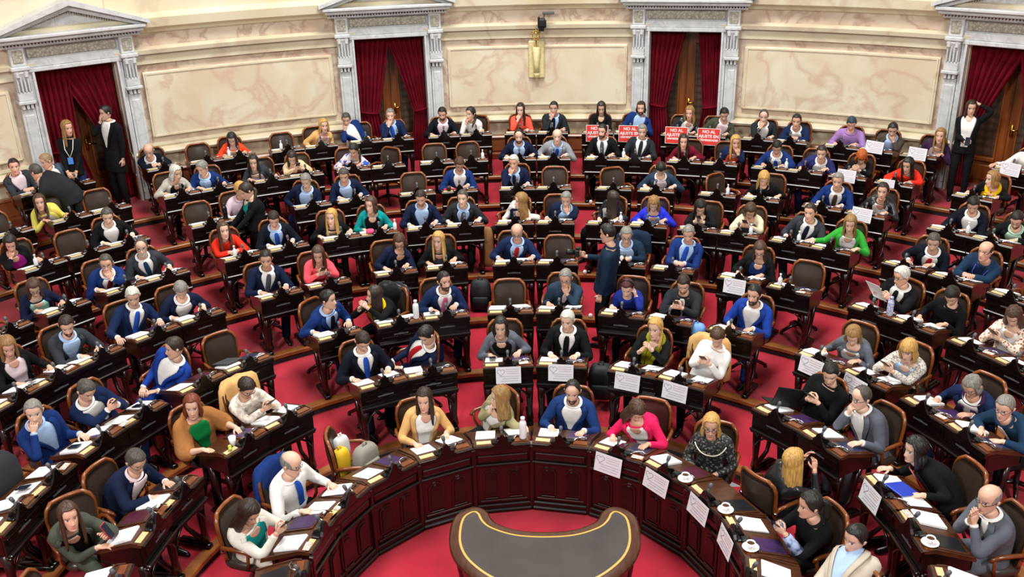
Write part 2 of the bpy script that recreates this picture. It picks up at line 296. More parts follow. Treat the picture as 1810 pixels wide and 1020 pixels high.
(6, -19.6, -0.091, -0.252, 1.09, 'm', 'short', 'dkgrey', 'suit', 'navy', 'ltblue', None, 'desk', None, 5, 25, '', 'man in navy suit and pale shirt, sixth row'),
(6, -8.3, 0.039, -0.222, 1.108, 'm', 'short', 'brown', 'suit', 'blue2', 'white', None, 'desk', None, 15, 40, '', 'man in blue suit behind mate cup'),
(6, -2.0, -0.046, -0.233, 1.103, 'm', 'short', 'white', 'suit', 'navy', 'ltblue', 'navy', 'chinR', None, -15, 10, '', 'white-haired man in navy suit, hand at chin'),
(6, 13.1, 0.023, -0.33, 1.056, 'm', 'short', 'black', 'suit', 'bluegrey', 'ltpink', None, 'desk', None, -5, 55, '', 'man in blue-grey suit with bowed head'),
(6, 24.1, -0.039, -0.357, 1.038, 'f', 'long', 'blonde', 'closed', 'black', 'black', None, 'desk', None, -5, 40, '', 'blonde woman in black top with bowed head'),
(6, 30.4, 0.077, -0.24, 1.098, 'm', 'short', 'grey', 'suit', 'blue2', 'white', 'brownt', 'desk', None, -25, 8, '', 'grey-haired man in blue suit and brown tie'),
(6, 34.7, 0.091, -0.303, 1.065, 'f', 'tied', 'dkbrown', 'open', 'leather', 'white', None, 'desk', None, -25, 3, '', 'dark-haired woman in leather jacket and white top'),
(6, 42.7, 0.103, -0.245, 1.091, 'm', 'short', 'black', 'suit', 'dknavy', 'white', None, 'write', None, -25, 35, '', 'black-haired man writing, dark jacket, right block'),
(6, 46.6, 0.125, -0.324, 1.046, 'm', 'short', 'black', 'suit', 'black', 'ltgreen', None, 'desk', None, -35, 35, 'gB', 'bearded man in glasses and black jacket'),
(7, -45.0, -0.277, -0.304, 1.03, 'f', 'long', 'brown', 'open', 'lemon', 'white', None, 'desk', None, 25, 0, '', 'woman in lemon yellow jacket'),
(7, -35.1, 0.045, -0.314, 1.064, 'f', 'bob', 'white', 'open', 'ltgrey', 'black', None, 'desk', None, 60, 20, '', 'white-haired woman in pale grey cardigan'),
(7, -31.6, -0.133, -0.298, 1.059, 'm', 'short', 'grey', 'suit', 'blue2', 'ltblue', 'ltblue', 'desk', None, -30, 25, '', 'grey-haired man in bright blue suit looking aside'),
(7, -26.6, -0.188, -0.304, 1.03, 'f', 'long', 'black', 'open', 'dkgrey', 'ltpink', None, 'desk', None, 10, 10, '', 'long black-haired woman in dark grey jacket'),
(7, -23.2, -0.149, -0.351, 1.03, 'f', 'long', 'dkbrown', 'open', 'peach', 'rust', None, 'phone', None, 10, 35, '', 'woman in peach blazer and rust top'),
(7, -18.5, 0.082, -0.319, 1.03, 'f', 'tied', 'black', 'open', 'patt', 'black', None, 'desk', None, -15, 30, '', 'dark-haired woman in patterned white cardigan'),
(7, -1.7, -0.003, -0.271, 1.089, 'm', 'thin', 'dkbrown', 'suit', 'navy', 'ltblue', None, 'desk', None, 0, 10, 'B', 'balding bearded man in navy suit'),
(7, 1.8, 0.052, -0.282, 1.081, 'm', 'bald', 'grey', 'suit', 'ltgreys', 'ltblue', 'blue', 'desk', None, -3, 5, '', 'bald man in light grey suit and blue tie'),
(7, 6.6, -0.016, -0.134, 1.135, 'm', 'short', 'black', 'suit', 'black', 'white', 'greyt', 'desk', None, -25, 5, 'B', 'black-bearded man in black suit'),
(7, 10.0, 0.061, -0.096, 1.14, 'm', 'short', 'grey', 'suit', 'charcoal', 'white', 'charcoal', 'desk', None, -5, 10, '', 'grey-haired man in charcoal suit, seventh row'),
(7, 14.9, -0.071, -0.332, 1.05, 'f', 'long', 'dkbrown', 'closed', 'maroon', 'maroon', None, 'desk', None, -5, 5, '', 'long-haired woman in maroon top'),
(7, 18.4, 0.176, -0.262, 1.065, 'f', 'long', 'blonde', 'open', 'navy2', 'orange', None, 'chinL', None, 0, 5, '', 'blonde woman in blue jacket and orange top'),
(7, 23.2, 0.022, -0.323, 1.061, 'm', 'short', 'black', 'suit', 'blue2', 'white', 'blue', 'desk', None, -15, 40, '', 'dark-haired man in blue suit with bowed head'),
(7, 26.5, 0.161, -0.297, 1.03, 'm', 'short', 'dkbrown', 'suit', 'indigo', 'white', None, 'desk', None, -20, 15, '', 'man in indigo suit and open white shirt'),
(7, 30.5, 0.094, -0.325, 1.052, 'f', 'bobf', 'ginger', 'open', 'black', 'white', None, 'phone', None, -15, 40, '', 'ginger-haired woman in black blazer'),
(7, 34.7, 0.086, -0.377, 1.03, 'f', 'long', 'black', 'closed', 'redtop', 'redtop', None, 'write', None, -45, 15, '', 'dark-haired woman in red blouse leaning over desk'),
(7, 41.5, 0.13, -0.371, 1.03, 'f', 'bob', 'dkblonde', 'open', 'black', 'yellow', None, 'desk', -60, -85, 5, 'y', 'woman in black coat with yellow scarf'),
(8, -45.0, -0.111, -0.11, 1.13, 'm', 'short', 'dkbrown', 'suit', 'dkgrey', 'ltpink', None, 'fold', None, 30, 5, '', 'man in dark grey suit at far left, back row'),
(8, -42.0, -0.219, -0.087, 1.104, 'm', 'short', 'sand', 'suit', 'slate', 'white', None, 'reach', 40, -40, 15, '', 'sandy-haired man in slate suit listening'),
(8, -34.6, -0.132, -0.339, 1.034, 'm', 'bald', 'grey', 'suit', 'dknavy', 'white', None, 'fold', None, 10, 25, '', 'bald man in dark suit beside left door'),
(8, -28.0, -0.031, -0.365, 1.033, 'f', 'long', 'black', 'open', 'orangered', 'white', None, 'desk', None, 10, 30, '', 'black-haired woman in orange-red blazer'),
(8, -20.5, 0.128, -0.285, 1.067, 'f', 'bob', 'blonde', 'open', 'camel', 'pinkw', None, 'lap', None, 30, 5, '', 'blonde woman in camel coat, back row'),
(8, -16.3, -0.271, -0.048, 1.087, 'm', 'short', 'dkgrey', 'suit', 'blue2', 'white', None, 'chinR', 20, 5, 20, '', 'man in blue suit stretching his arm sideways'),
(8, -13.3, -0.068, -0.168, 1.123, 'm', 'short', 'grey', 'suit', 'navy2', 'ltblue', 'blue', 'chinR', None, 5, 5, '', 'grey-haired man with hand at mouth before curtain'),
(8, -8.9, 0.014, -0.226, 1.108, 'm', 'short', 'black', 'suit', 'dknavy', 'ltpink', None, 'desk', None, -3, 20, 'B', 'bearded man in dark suit, back row'),
(8, -5.8, -0.079, -0.257, 1.09, 'f', 'tied', 'black', 'closed', 'white', 'white', None, 'chinR', -20, -40, 5, '', 'dark-haired woman in white blouse, back row'),
(8, -1.6, 0.016, -0.194, 1.119, 'f', 'long', 'dkbrown', 'closed', 'coralr', 'coralr', None, 'chinR', None, -10, 5, '', 'woman in coral jacket, back row'),
(8, 1.5, 0.019, -0.153, 1.131, 'm', 'short', 'black', 'suit', 'charcoal', 'ltblue', 'dknavy', 'chinR', None, -10, 5, '', 'black-haired man in charcoal suit, back row'),
(8, 5.8, 0.041, -0.155, 1.129, 'f', 'long', 'dkbrown', 'open', 'black', 'black', None, 'fold', None, -5, 20, '', 'fringed woman in black behind red poster'),
(8, 8.9, 0.147, -0.095, 1.125, 'm', 'wavys', 'dkbrown', 'suit', 'blue2', 'ltblue', None, 'desk', None, -10, 5, 'B', 'long-haired man in blue suit and blue shirt'),
(8, 13.3, 0.163, -0.204, 1.093, 'f', 'wavy', 'dkblonde', 'open', 'leather', 'white', None, 'desk', None, -20, 10, '', 'blonde woman in leather jacket, back row'),
(8, 16.3, 0.183, -0.198, 1.089, 'm', 'short', 'black', 'suit', 'army', 'pinkw', None, 'desk', None, -5, 30, '', 'man in army green jacket'),
(8, 20.7, 0.01, -0.243, 1.101, 'm', 'thin', 'dkgrey', 'suit', 'charcoal', 'white', None, 'chinR', None, -15, 10, '', 'balding man in charcoal suit holding phone, back row'),
(8, 23.6, 0.014, -0.296, 1.076, 'm', 'short', 'black', 'suit', 'navy2', 'white', None, 'fold', None, -20, 8, '', 'black-haired man in navy jacket, back row'),
(8, 28.0, 0.052, -0.23, 1.104, 'm', 'short', 'tealhair', 'closed', 'lilac', 'lilac', None, 'desk', None, -15, 35, '', 'man in lilac shirt'),
(8, 31.0, 0.142, -0.257, 1.078, 'm', 'short', 'black', 'suit', 'brownj', 'ltblue', None, 'chinL', None, -20, 25, '', 'man in brown jacket covering his face'),
(8, 34.6, 0.184, -0.252, 1.067, 'f', 'long', 'dkblonde', 'open', 'plum', 'pinkw', None, 'desk', None, -30, 0, '', 'blonde woman in plum blazer'),
(8, 42.0, 0.114, -0.26, 1.082, 'm', 'short', 'black', 'closed', 'white', 'white', None, 'reach', None, -40, 20, '', 'man in white shirt at right edge'),
]
EMPTY=[
(1, -98.3, 175, 'empty chair at lower left of front row'),
(1, -45.2, 100, 'chair heaped with bags in front row'),
(2, -98.2, None, 'empty chair in lower left corner'),
(2, 98.2, None, 'empty place in lower right corner'),
(3, -85.9, None, 'place at lower left edge'),
(3, -79.1, None, 'place with dark coat at left edge'),
(3, -45.8, None, 'empty chair right of man turned away'),
(3, -3.5, None, 'empty chair left of man with fist at chin'),
(4, -68.0, None, 'place in fourth row at left edge'),
(4, 3.2, None, 'empty chair right of bald man with red tie'),
(4, 34.1, None, 'empty chair right of woman with brown waves'),
(4, 62.5, None, 'place in fourth row at right edge'),
(5, -60.1, None, 'place in fifth row at left edge'),
(5, 53.7, None, 'empty place right of violet lanyard man'),
(6, -46.8, None, 'empty chair left of man in black blazer'),
(6, -34.9, None, 'empty chair behind woman in red top'),
(6, -12.9, None, 'empty chair behind stubbled man in navy suit'),
(6, 2.0, None, 'empty chair right of white-haired chin-holding man'),
(6, 8.5, 20, 'empty chair left of bowed blue-grey suit man'),
(6, 19.6, 40, 'empty chair left of bowed blonde woman'),
(7, -50.0, None, 'place in seventh row at left edge'),
(7, -41.5, None, 'empty chair right of lemon yellow jacket'),
(7, -15.0, -30, 'small turned empty chair in seventh row'),
(7, -10.1, None, 'empty chair, left one behind mate cup man'),
(7, -6.6, 20, 'empty chair, right one behind mate cup man'),
(8, -30.9, None, 'empty chair left of orange-red blazer'),
(8, -23.6, None, 'empty chair left of camel coat woman'),
]# ------------------------------------------------------------------ floor, platforms, wall
def sector(mb,prof,a0,a1,m,step=2.0,caps=True,M=None):
    n=max(1,int(math.ceil((a1-a0)/step))); k=len(prof); P=[];F=[]
    for i in range(n+1):
        a=R(a0+(a1-a0)*i/n)
        for r,z in prof: P.append((r*sin(a),r*cos(a),z))
    for i in range(n):
        for j in range(k): F.append((i*k+j,i*k+(j+1)%k,(i+1)*k+(j+1)%k,(i+1)*k+j))
    if caps: F.append(tuple(range(k-1,-1,-1))); F.append(tuple(range(n*k,(n+1)*k)))
    return mb.add(P,F,m)
def rect(r0,r1,z0,z1): return [(r0,z0),(r1,z0),(r1,z1),(r0,z1)]
TN=[0]
def trimname(): TN[0]+=1; return 'trim_%d'%TN[0]
mb=MB()
mb.box(-9,9,-7,2.2,-.1,0,CARPET); f=mb.build('floor'); struct(f,'crimson carpet of the pit inside the horseshoe')
for i in range(2,9):
    r0=RS[i-1]-.03; r1=(RS[i]-.03) if i<8 else 12.75
    z=fl(i); lim=118 if i<5 else (100 if i<7 else 80)
    mb=MB(); sector(mb,rect(r0+.02,r1+.3 if i<8 else r1,z-.2,z),-lim,lim,CARPET,3); struct(mb.build('floor'),'crimson carpeted tier of the chamber')
    mb=MB(); sector(mb,rect(r0,r0+.04,z-.12,z-.035),-lim,lim,RISER,3); struct(mb.build(trimname()),'dark step riser')
    mb=MB(); sector(mb,[(r0-.03,z-.04),(r0+.08,z-.04),(r0+.08,z+.012),(r0-.02,z+.012),(r0-.03,z)],-lim,lim,NOSE,3); struct(mb.build(trimname()),'varnished wooden step nosing')
DOORS=[(-38.9,3.0,'L'),(-13.05,3.05,'L'),(13.15,3.05,'R'),(39.0,3.1,'R')]
Z8=fl(8)
def wall_seg(side,a0,a1,panel=True):
    # smooth marble shell made of stacked courses
    mb=MB()
    prof=[(12.2,1.3),(12.2,1.58),(12.06,1.6),(12.04,1.64),(12.06,1.68),(12.17,1.70),(12.17,1.74)]
    up=[(12.17,3.24),(12.17,3.33),(12.06,3.35),(12.04,3.42),(12.17,3.46)]
    up2=[(12.19,3.46),(12.19,3.68)]
    up3=[(12.19,3.68),(12.12,3.70),(12.10,3.74),(11.98,3.80),(11.96,3.95),(12.06,4.0),(12.1,4.03),(12.12,6.6),(12.6,6.6),(12.6,1.3)]
    if panel: 
        sector(mb,prof+[(12.6,1.74),(12.6,1.3)],a0,a1,CREAM)
        sector(mb,[(12.6,3.22)]+[(12.17,3.22)]+up+[(12.6,3.46)],a0,a1,CREAM)
        sector(mb,[(12.6,3.46)]+up2+[(12.6,3.68)],a0,a1,PINKM)
        sector(mb,[(12.6,3.68)]+up3[:-2]+[(12.6,6.6)],a0,a1,CREAM)
        o=mb.build('wall_'+side); struct(o,'cream and pink marble wall with panel')
        m=1.0
        p=MB()
        for b0,b1 in ((a0,a0+m),(a1-m,a1)): sector(p,rect(12.17,12.6,1.74,3.22),b0,b1,CREAM)
        sector(p,rect(12.23,12.6,1.74,3.22),a0+m,a1-m,PINKM)
        for z0,z1 in ((1.74,1.78),(3.17,3.22)): sector(p,[(12.15,z0),(12.24,z0),(12.24,z1),(12.15,z1)],a0+m-.15,a1-m+.15,CREAM)
        for b in (a0+m,a1-m): sector(p,rect(12.15,12.24,1.76,3.2),b-.12,b+.12,CREAM)
        struct(p.build(trimname()),'pink marble panel frame')
        q=MB(); m2=m+1.05
        sector(q,[(12.24,1.88),(12.19,1.88),(12.16,1.91),(12.16,3.0),(12.19,3.03),(12.24,3.03)],a0+m2,a1-m2,PANELM)
        for z0,z1 in ((1.9,1.925),(2.985,3.01)): sector(q,rect(12.145,12.17,z0,z1),a0+m2+.12,a1-m2-.12,CREAM)
        for b in (a0+m2+.2,a1-m2-.2): sector(q,rect(12.145,12.17,1.9,3.0),b-.06,b+.06,CREAM)
        struct(q.build(trimname()),'veined cream marble wall panel')
    mb=MB(); sector(mb,[(12.1,Z8),(12.6,Z8),(12.6,1.32),(12.08,1.32),(12.06,1.29),(12.1,1.26),(12.1,.98),(12.06,.96)],a0,a1,WAINS)
    sector(mb,rect(12.085,12.11,1.02,1.22),a0+.4,a1-.4,WAINS); b=mb.build('baseboard_'+side); struct(b,'varnished wooden wainscot')
edges=[-78]+[e for d,h,s in DOORS for e in (d-h,d+h)]+[78]
for k,side in enumerate(('far_left','left','back','right','far_right')): wall_seg(side,edges[2*k],edges[2*k+1])
for k,(d,h,s) in enumerate(DOORS):   # wall above every doorway
    mb=MB(); sector(mb,[(12.6,3.3),(12.17,3.3),(12.17,3.46),(12.19,3.68),(12.12,3.70),(12.10,3.74),(11.98,3.80),(11.96,3.95),(12.06,4.0),(12.12,4.03),(12.12,6.6),(12.6,6.6)],d-h,d+h,CREAM)
    struct(mb.build('wall_above_door'),'cream marble wall above doorway')

def doorway(idx,ang,hw,drapes):
    root=empty('door_%d'%idx,polar(RW,ang),-R(ang)); struct(root,'tall doorway with grey marble pediment and crimson curtains')
    z0=Z8; T=3.29
    def B(name,mb,par=root,sm=False):
        o=mb.build(name,par,sm); return o
    # jamb box (recess) dark
    mb=MB(); 
    for s in (-1,1): mb.box(min(s*hw,s*(hw+.06)),max(s*hw,s*(hw+.06)),-.02,.62,z0,T,GREYM)
    mb.box(-hw,hw,-.02,.62,T,T+.06,GREYM); B('jamb_lining',mb)
    # architrave strip + pilasters
    for s in (-1,1):
        mb=MB(); X=lambda a,b:(min(s*a,s*b),max(s*a,s*b))
        mb.box(*X(hw,hw+.035),-.20,.05,z0,T+.0,GREYM); mb.box(*X(hw+.035,hw+.09),-.16,.05,z0,T,GREYM)
        a,b=hw+.09,hw+.32
        mb.box(*X(a,b),-.20,.05,z0,z0+.22,GREYM,bev=.01); mb.box(*X(a+.01,b-.01),-.17,.05,z0+.22,2.72,GREYM)
        mb.box(*X(a+.045,b-.045),-.185,.0,z0+.3,2.62,GREYM,bev=.012)
        for j in range(3):
            c=a+.05+j*.065; mb.box(*X(c-.022,c+.022),-.23,0,2.72,2.80,GREYM,bev=.008)
        mb.box(*X(a-.02,b+.02),-.27,.0,2.80,2.86,GREYM,bev=.015)
        mb.box(*X(a+.0,b-.0),-.23,.0,2.86,3.0,GREYM,bev=.01)
        mb.prism([(0,3.0),(-.17,3.0),(-.19,3.12),(-.24,3.24),(-.27,3.31),(-.25,3.34),(0,3.34)],*X(a+.01,b-.01),GREYM,axis='x')
        for j in range(4):
            c=a+.035+j*.053; mb.box(*X(c-.012,c+.012),-.23-.02,-.1,3.0,3.26,GREYM,bev=.006)
        mb.lathe([(.0,-.5),(.032,-.5),(.032,.5),(.0,.5)],GREYM,n=10,M=Matrix.Translation((s*(a+.05),-.26,3.29))@Matrix.Diagonal((1,1,.09,1)))
        mb.lathe([(.0,-.5),(.032,-.5),(.032,.5),(.0,.5)],GREYM,n=10,M=Matrix.Translation((s*(b-.05),-.26,3.29))@Matrix.Diagonal((1,1,.09,1)))
        mb.box(*X(a-.03,b+.03),-.29,.0,3.34,3.41,GREYM,bev=.015)
        mb.box(*X(a,b),-.23,.0,3.41,3.72,GREYM,bev=.01)
        mb.box(*X(a+.04,b-.04),-.25,-.2,3.46,3.66,CARVED,bev=.01)
        B('pilaster',mb)
    mb=MB(); mb.box(-hw-.09,hw+.09,-.2,.05,T,T+.07,GREYM,bev=.01); mb.box(-hw-.09,hw+.09,-.17,.05,T+.07,T+.19,GREYM,bev=.01)
    mb.box(-hw-.09,hw+.09,-.12,.05,T+.19,3.72,GREYM); mb.box(-hw-.05,hw+.05,-.15,.0,T+.22,3.66,CARVED,bev=.01); B('entablature',mb)
    PW=hw+.32+.16
    mb=MB(); k=int(2*(PW-.06)/.05)
    for j in range(k):
        x=-PW+.08+j*(2*(PW-.08))/(k-1); mb.box(x-.013,x+.013,-.30,.0,3.72,3.77,GREYM)
    mb.box(-PW+.04,PW-.04,-.27,.05,3.70,3.73,GREYM); B('dentil_band',mb)
    mb=MB(); mb.box(-PW,PW,-.40,.05,3.77,3.83,GREYM,bev=.015); mb.box(-PW-.04,PW+.04,-.45,.05,3.83,3.89,GREYM,bev=.015)
    mb.prism([(-PW+.1,3.89),(PW-.1,3.89),(0,4.27)],-.2,.05,GREYM)
    ap=4.36
    for s in (-1,1):
        poly=[(s*(PW+.06),3.89),(s*(PW-.12),3.89),(0,ap-.16),(0,ap-.06)]; mb.prism(poly if s>0 else poly[::-1],-.36,.05,GREYM)
        poly=[(s*(PW+.1),3.89),(s*(PW+.1),3.95),(0,ap+.02),(0,ap-.07)]; mb.prism(poly if s>0 else poly[::-1],-.48,.05,GREYM)
        nd=22
        for j in range(nd):
            t=(j+.5)/nd; x=s*(PW-.3)*(1-t); z=3.90+(ap-.22-3.90)*t+.01
            mb.box(x-.012,x+.012,-.24,-.1,z,z+.045,CARVED)
    B('pediment',mb)
    mb=MB(); mb.box(-hw-.06,hw+.06,.56,.62,z0,T+.06,BLACK); B('dark_backing',mb)
    # leaves
    for s in (-1,1):
        mb=MB(); X=lambda a,b:(min(s*a,s*b),max(s*a,s*b)); y=.46
        mb.box(*X(.003,hw),y,y+.06,z0,T,DOORW)
        mb.box(*X(.16,hw-.07),y-.025,y,z0+.52,T-.3,TUFT,bev=.01)
        mb.box(*X(.13,.16),y-.03,y,z0+.49,T-.27,DOORW); mb.box(*X(hw-.07,hw-.04),y-.03,y,z0+.49,T-.27,DOORW)
        mb.box(*X(.13,hw-.04),y-.04,y,z0+.42,z0+.49,DOORW,bev=.01); mb.box(*X(.16,hw-.08),y-.03,y,z0+.08,z0+.36,DOORW,bev=.02)
        lf=B('door_leaf',mb)
        if s==1:
            h=MB(); h.tube([(.06,y-.02,z0+1.02),(.06,y-.07,z0+1.02),(.08,y-.08,z0+1.02),(.17,y-.08,z0+1.03)],.014,BRASS); h.box(.035,.085,y-.03,y,z0+.9,z0+1.1,BRASS,bev=.01); h.build('door_handle',lf,True)
    for side,top_in,tie_in in drapes:   # side -1 left; extents measured from that jamb
        s=side; nx=46; nz=36; V=[];F=[]
        zt=T-.03; tie=1.86
        for i in range(nz+1):
            t=i/nz; z=zt+(z0+.02-zt)*t
            if z>tie:
                q=(zt-z)/(zt-tie); wdt=top_in+(tie_in-top_in)*(q**.95)
            else:
                q=(tie-z)/(tie-z0); wdt=tie_in*(1+.22*min(1,q*2))
            pinch=math.exp(-((z-tie)/.07)**2)
            for j in range(nx+1):
                u=j/nx; x=s*(hw-.015-u*wdt)
                amp=.035*(1-.65*pinch)*(0.5+.5*min(1,wdt/.5)); y=.10+amp*sin(u*2*pi*6.5+idx)+.012*sin(u*2*pi*15+z*3)+.02*pinch*-1
                V.append((x,y,z-.05*u*q*(1 if z>tie else 0)))
        for i in range(nz):
            for j in range(nx):
                a=i*(nx+1)+j; F.append((a,a+1,a+nx+2,a+nx+1))
        mb=MB(); mb.add(V,F,VELVET); o=mb.build('curtain',root,True); sd=o.modifiers.new('thickness','SOLIDIFY'); sd.thickness=.008
        b=MB(); b.tube([(s*(hw-.0),.04,tie+.03),(s*(hw-tie_in*.5),.03,tie-.0),(s*(hw-tie_in-.01),.08,tie-.03)],.022,VELVET); b.build('tieback',o,True)
    return root
doorway(1,-38.9,.65,[(-1,.56,.5),(1,.95,.28)])
doorway(2,-13.05,.65,[(-1,.66,.36),(1,.68,.24)])
doorway(3,13.15,.65,[(-1,.62,.3),(1,.42,.28)])
doorway(4,39.0,.67,[(-1,.85,.2),(1,.62,.3)])
# wall bracket and camera
rt=empty('wall_bracket',polar(RW-.05,0.0),0); tag(rt,'cream and gold ornamental bracket plaque on centre of back wall','bracket')
GOLD=mat('pale_gold_plaster','#d6c794',.5,var=.15,scale=15)
mb=MB(); mb.box(-.15,.15,-.06,.04,2.42,3.12,GOLD,bev=.02); mb.build('plaque',rt)
mb=MB(); mb.tube([(0,-.12,2.52),(0,-.13,2.7),(0,-.14,3.02)],[.055,.05,.07],GOLD,12); mb.lathe([(.01,2.42),(.05,2.47),(.06,2.53),(.03,2.56)],GOLD,(0,-.12,0),12); mb.build('torch_stem',rt,True)
mb=MB(); 
for k in range(16):
    a=k*pi/8; mb.tube([(.07*cos(a),-.17,3.24+.09*sin(a)),(.07*cos(a+.4),-.17,3.24+.09*sin(a+.4))],.012,BRASS,6)
mb.tube([(0,-.16,3.0),(0,-.16,3.34)],.014,BRASS,6); mb.build('ring_ornament',rt,True)
cr=empty('video_camera',polar(RW-.25,.5,3.38),0); tag(cr,'black remote video camera mounted above the wall bracket','camera')
mb=MB(); mb.lathe([(.05,-.06),(.055,.0),(.04,.03)],BLACK,(0,0,0),12); mb.box(-.07,-.03,-.05,.05,.0,.2,BLACK,bev=.01); mb.box(.05,.09,-.05,.05,.0,.14,BLACK,bev=.01); mb.build('yoke',cr)
mb=MB(); mb.box(-.05,.07,-.12,.1,.04,.17,BLACK,bev=.02); mb.lathe([(.045,0),(.045,.07),(.03,.07)],BLACK,n=14,M=Matrix.Translation((0.01,-.12,.105))@Matrix.Rotation(pi/2,4,'X')); mb.build('camera_body',cr)
mb=MB(); mb.box(.02,.24,-.03,.03,.24,.29,GREYP,bev=.01); mb.tube([(.04,0,.15),(.06,0,.25)],.015,GREYP,8); mb.build('side_light',cr)

# ------------------------------------------------------------------ central horseshoe table
def catmull(P,n=6,closed=True):
    P=[Vector(p) for p in P]; out=[];N=len(P)
    rng=range(N if closed else N-1)
    for i in rng:
        p0,p1,p2,p3=(P[(i-1)%N],P[i],P[(i+1)%N],P[(i+2)%N]) if closed else (P[max(0,i-1)],P[i],P[i+1],P[min(N-1,i+2)])
        for k in range(n):
            t=k/n; out.append(.5*((2*p1)+(-p0+p2)*t+(2*p0-5*p1+4*p2-p3)*t*t+(-p0+3*p1-3*p2+p3)*t**3))
    if not closed: out.append(P[-1])
    return out
half=[(0,.43),(.24,.455),(.42,.54),(.49,.62),(.53,.72),(.60,.785),(.70,.77),(.79,.66),(.815,.46),(.79,.22),(.69,-.0),(.48,-.22),(.24,-.33),(0,-.36)]
outl=[(x,y,0) for x,y in half]+[(-x,y,0) for x,y in half[-2:0:-1]]
cx=.16
OUT=catmull(outl,5)
def inset(P,d):
    n=len(P); o=[]
    for i in range(n):
        t=(P[(i+1)%n]-P[i-1]).normalized(); nrm=Vector((-t.y,t.x,0)); o.append(P[i]+nrm*d)
    return o
area2=sum(OUT[i].x*OUT[(i+1)%len(OUT)].y-OUT[(i+1)%len(OUT)].x*OUT[i].y for i in range(len(OUT)))
sg=1 if area2>0 else -1
def ringmesh(mb,loops,m,close_top=False):
    n=len(loops[0]); V=[p for L in loops for p in L]; F=[]
    for k in range(len(loops)-1):
        for i in range(n): F.append((k*n+i,k*n+(i+1)%n,(k+1)*n+(i+1)%n,(k+1)*n+i))
    if close_top: F.append(tuple(range((len(loops)-1)*n,len(loops)*n)))
    return mb.add(V,F,m)
def at(P,z): return [(p.x,p.y,z) for p in P]
ht=empty('horseshoe_table',(cx,0,0)); tag(ht,'horseshoe-shaped wooden stenographers\' table with glass top in red pit','table')
I=lambda d: inset(OUT,sg*d)
mb=MB(); ringmesh(mb,[at(I(.05),.66),at(I(.02),.68),at(I(.0),.70),at(I(-.02),.73),at(I(-.02),.755),at(I(.005),.772),at(I(.065),.775)],BROWN); mb.build('wooden_rim',ht,True)
mb=MB(); ringmesh(mb,[at(I(.065),.775),at(I(.085),.777)],mat('gold_tooled_border','#c8a04a',.4)); mb.build('gold_border',ht)
tri=I(.083); nn=len(tri)
def resamp(P,m):
    d=[0]
    for i in range(1,len(P)): d.append(d[-1]+(P[i]-P[i-1]).length)
    o=[]
    for k in range(m+1):
        t=d[-1]*k/m; i=max(j for j in range(len(d)) if d[j]<=t+1e-9); i=min(i,len(P)-2); u=(t-d[i])/max(1e-9,d[i+1]-d[i]); o.append(P[i].lerp(P[i+1],u))
    return o
i1=max(range(nn),key=lambda i:(tri[i].y if tri[i].x>0 else -9)); i2=max(range(nn),key=lambda i:(tri[i].y if tri[i].x<0 else -9))
Ain=[tri[k%nn] for k in range(i2,i1+nn+1)] if i2>i1 else [tri[k] for k in range(i2,i1+1)]
Bou=[tri[k%nn] for k in range(i1,i2+(nn if i2<i1 else 0)+1)][::-1]
MR=48; Ai=resamp(Ain,MR); Bo=resamp(Bou,MR)
mb=MB(); mb.add(at(Ai,.7765)+at(Bo,.7765),[(k,k+1,MR+2+k,MR+1+k) for k in range(MR)],GLASS); mb.build('glass_top',ht)
mb=MB(); ringmesh(mb,[at(I(.07),.50),at(I(.07),.67)],MAHOG); mb.build('apron',ht)
for x,y in ((-.72,.3),(.72,.3),(-.5,-.12),(.5,-.12),(-.64,.62),(.64,.62),(-.22,.2),(.22,.2)):
    mb=MB(); mb.lathe([(.02,0),(.04,.02),(.03,.06),(.022,.2),(.035,.4),(.05,.5),(.05,.6)],MAHOG,(x,y,0),12); mb.build('leg',ht,True)
# ------------------------------------------------------------------ desks (origin: foot of the crest, y outward to the sitter)
ZT=.80; SL=R(17)
def surf(y): return ZT if y<.08 else ZT-(y-.08)*math.tan(SL)
def slab(mb,prof,hw,m):
    # prof: (y,z) outline; hw(y): half width at y
    P=[(-hw(y),y,z) for y,z in prof]+[(hw(y),y,z) for y,z in prof]; n=len(prof)
    F=[tuple(range(n)),tuple(range(2*n-1,n-1,-1))]+[(i,n+i,n+(i+1)%n,(i+1)%n) for i in range(n)]
    return mb.add(P,F,m)
def on_slope(o,y=.08):
    o.matrix_local=Matrix.Translation((0,y,surf(y)))@Matrix.Rotation(-SL,4,'X')@Matrix.Translation((0,-y,-ZT)); return o
def crest_poly():
    L=[(-.135,0),(-.105,.012),(-.075,.03),(-.05,.062),(-.033,.10),(-.02,.13),(0,.145)]
    return L+[(-x,z) for x,z in L[-2::-1]]
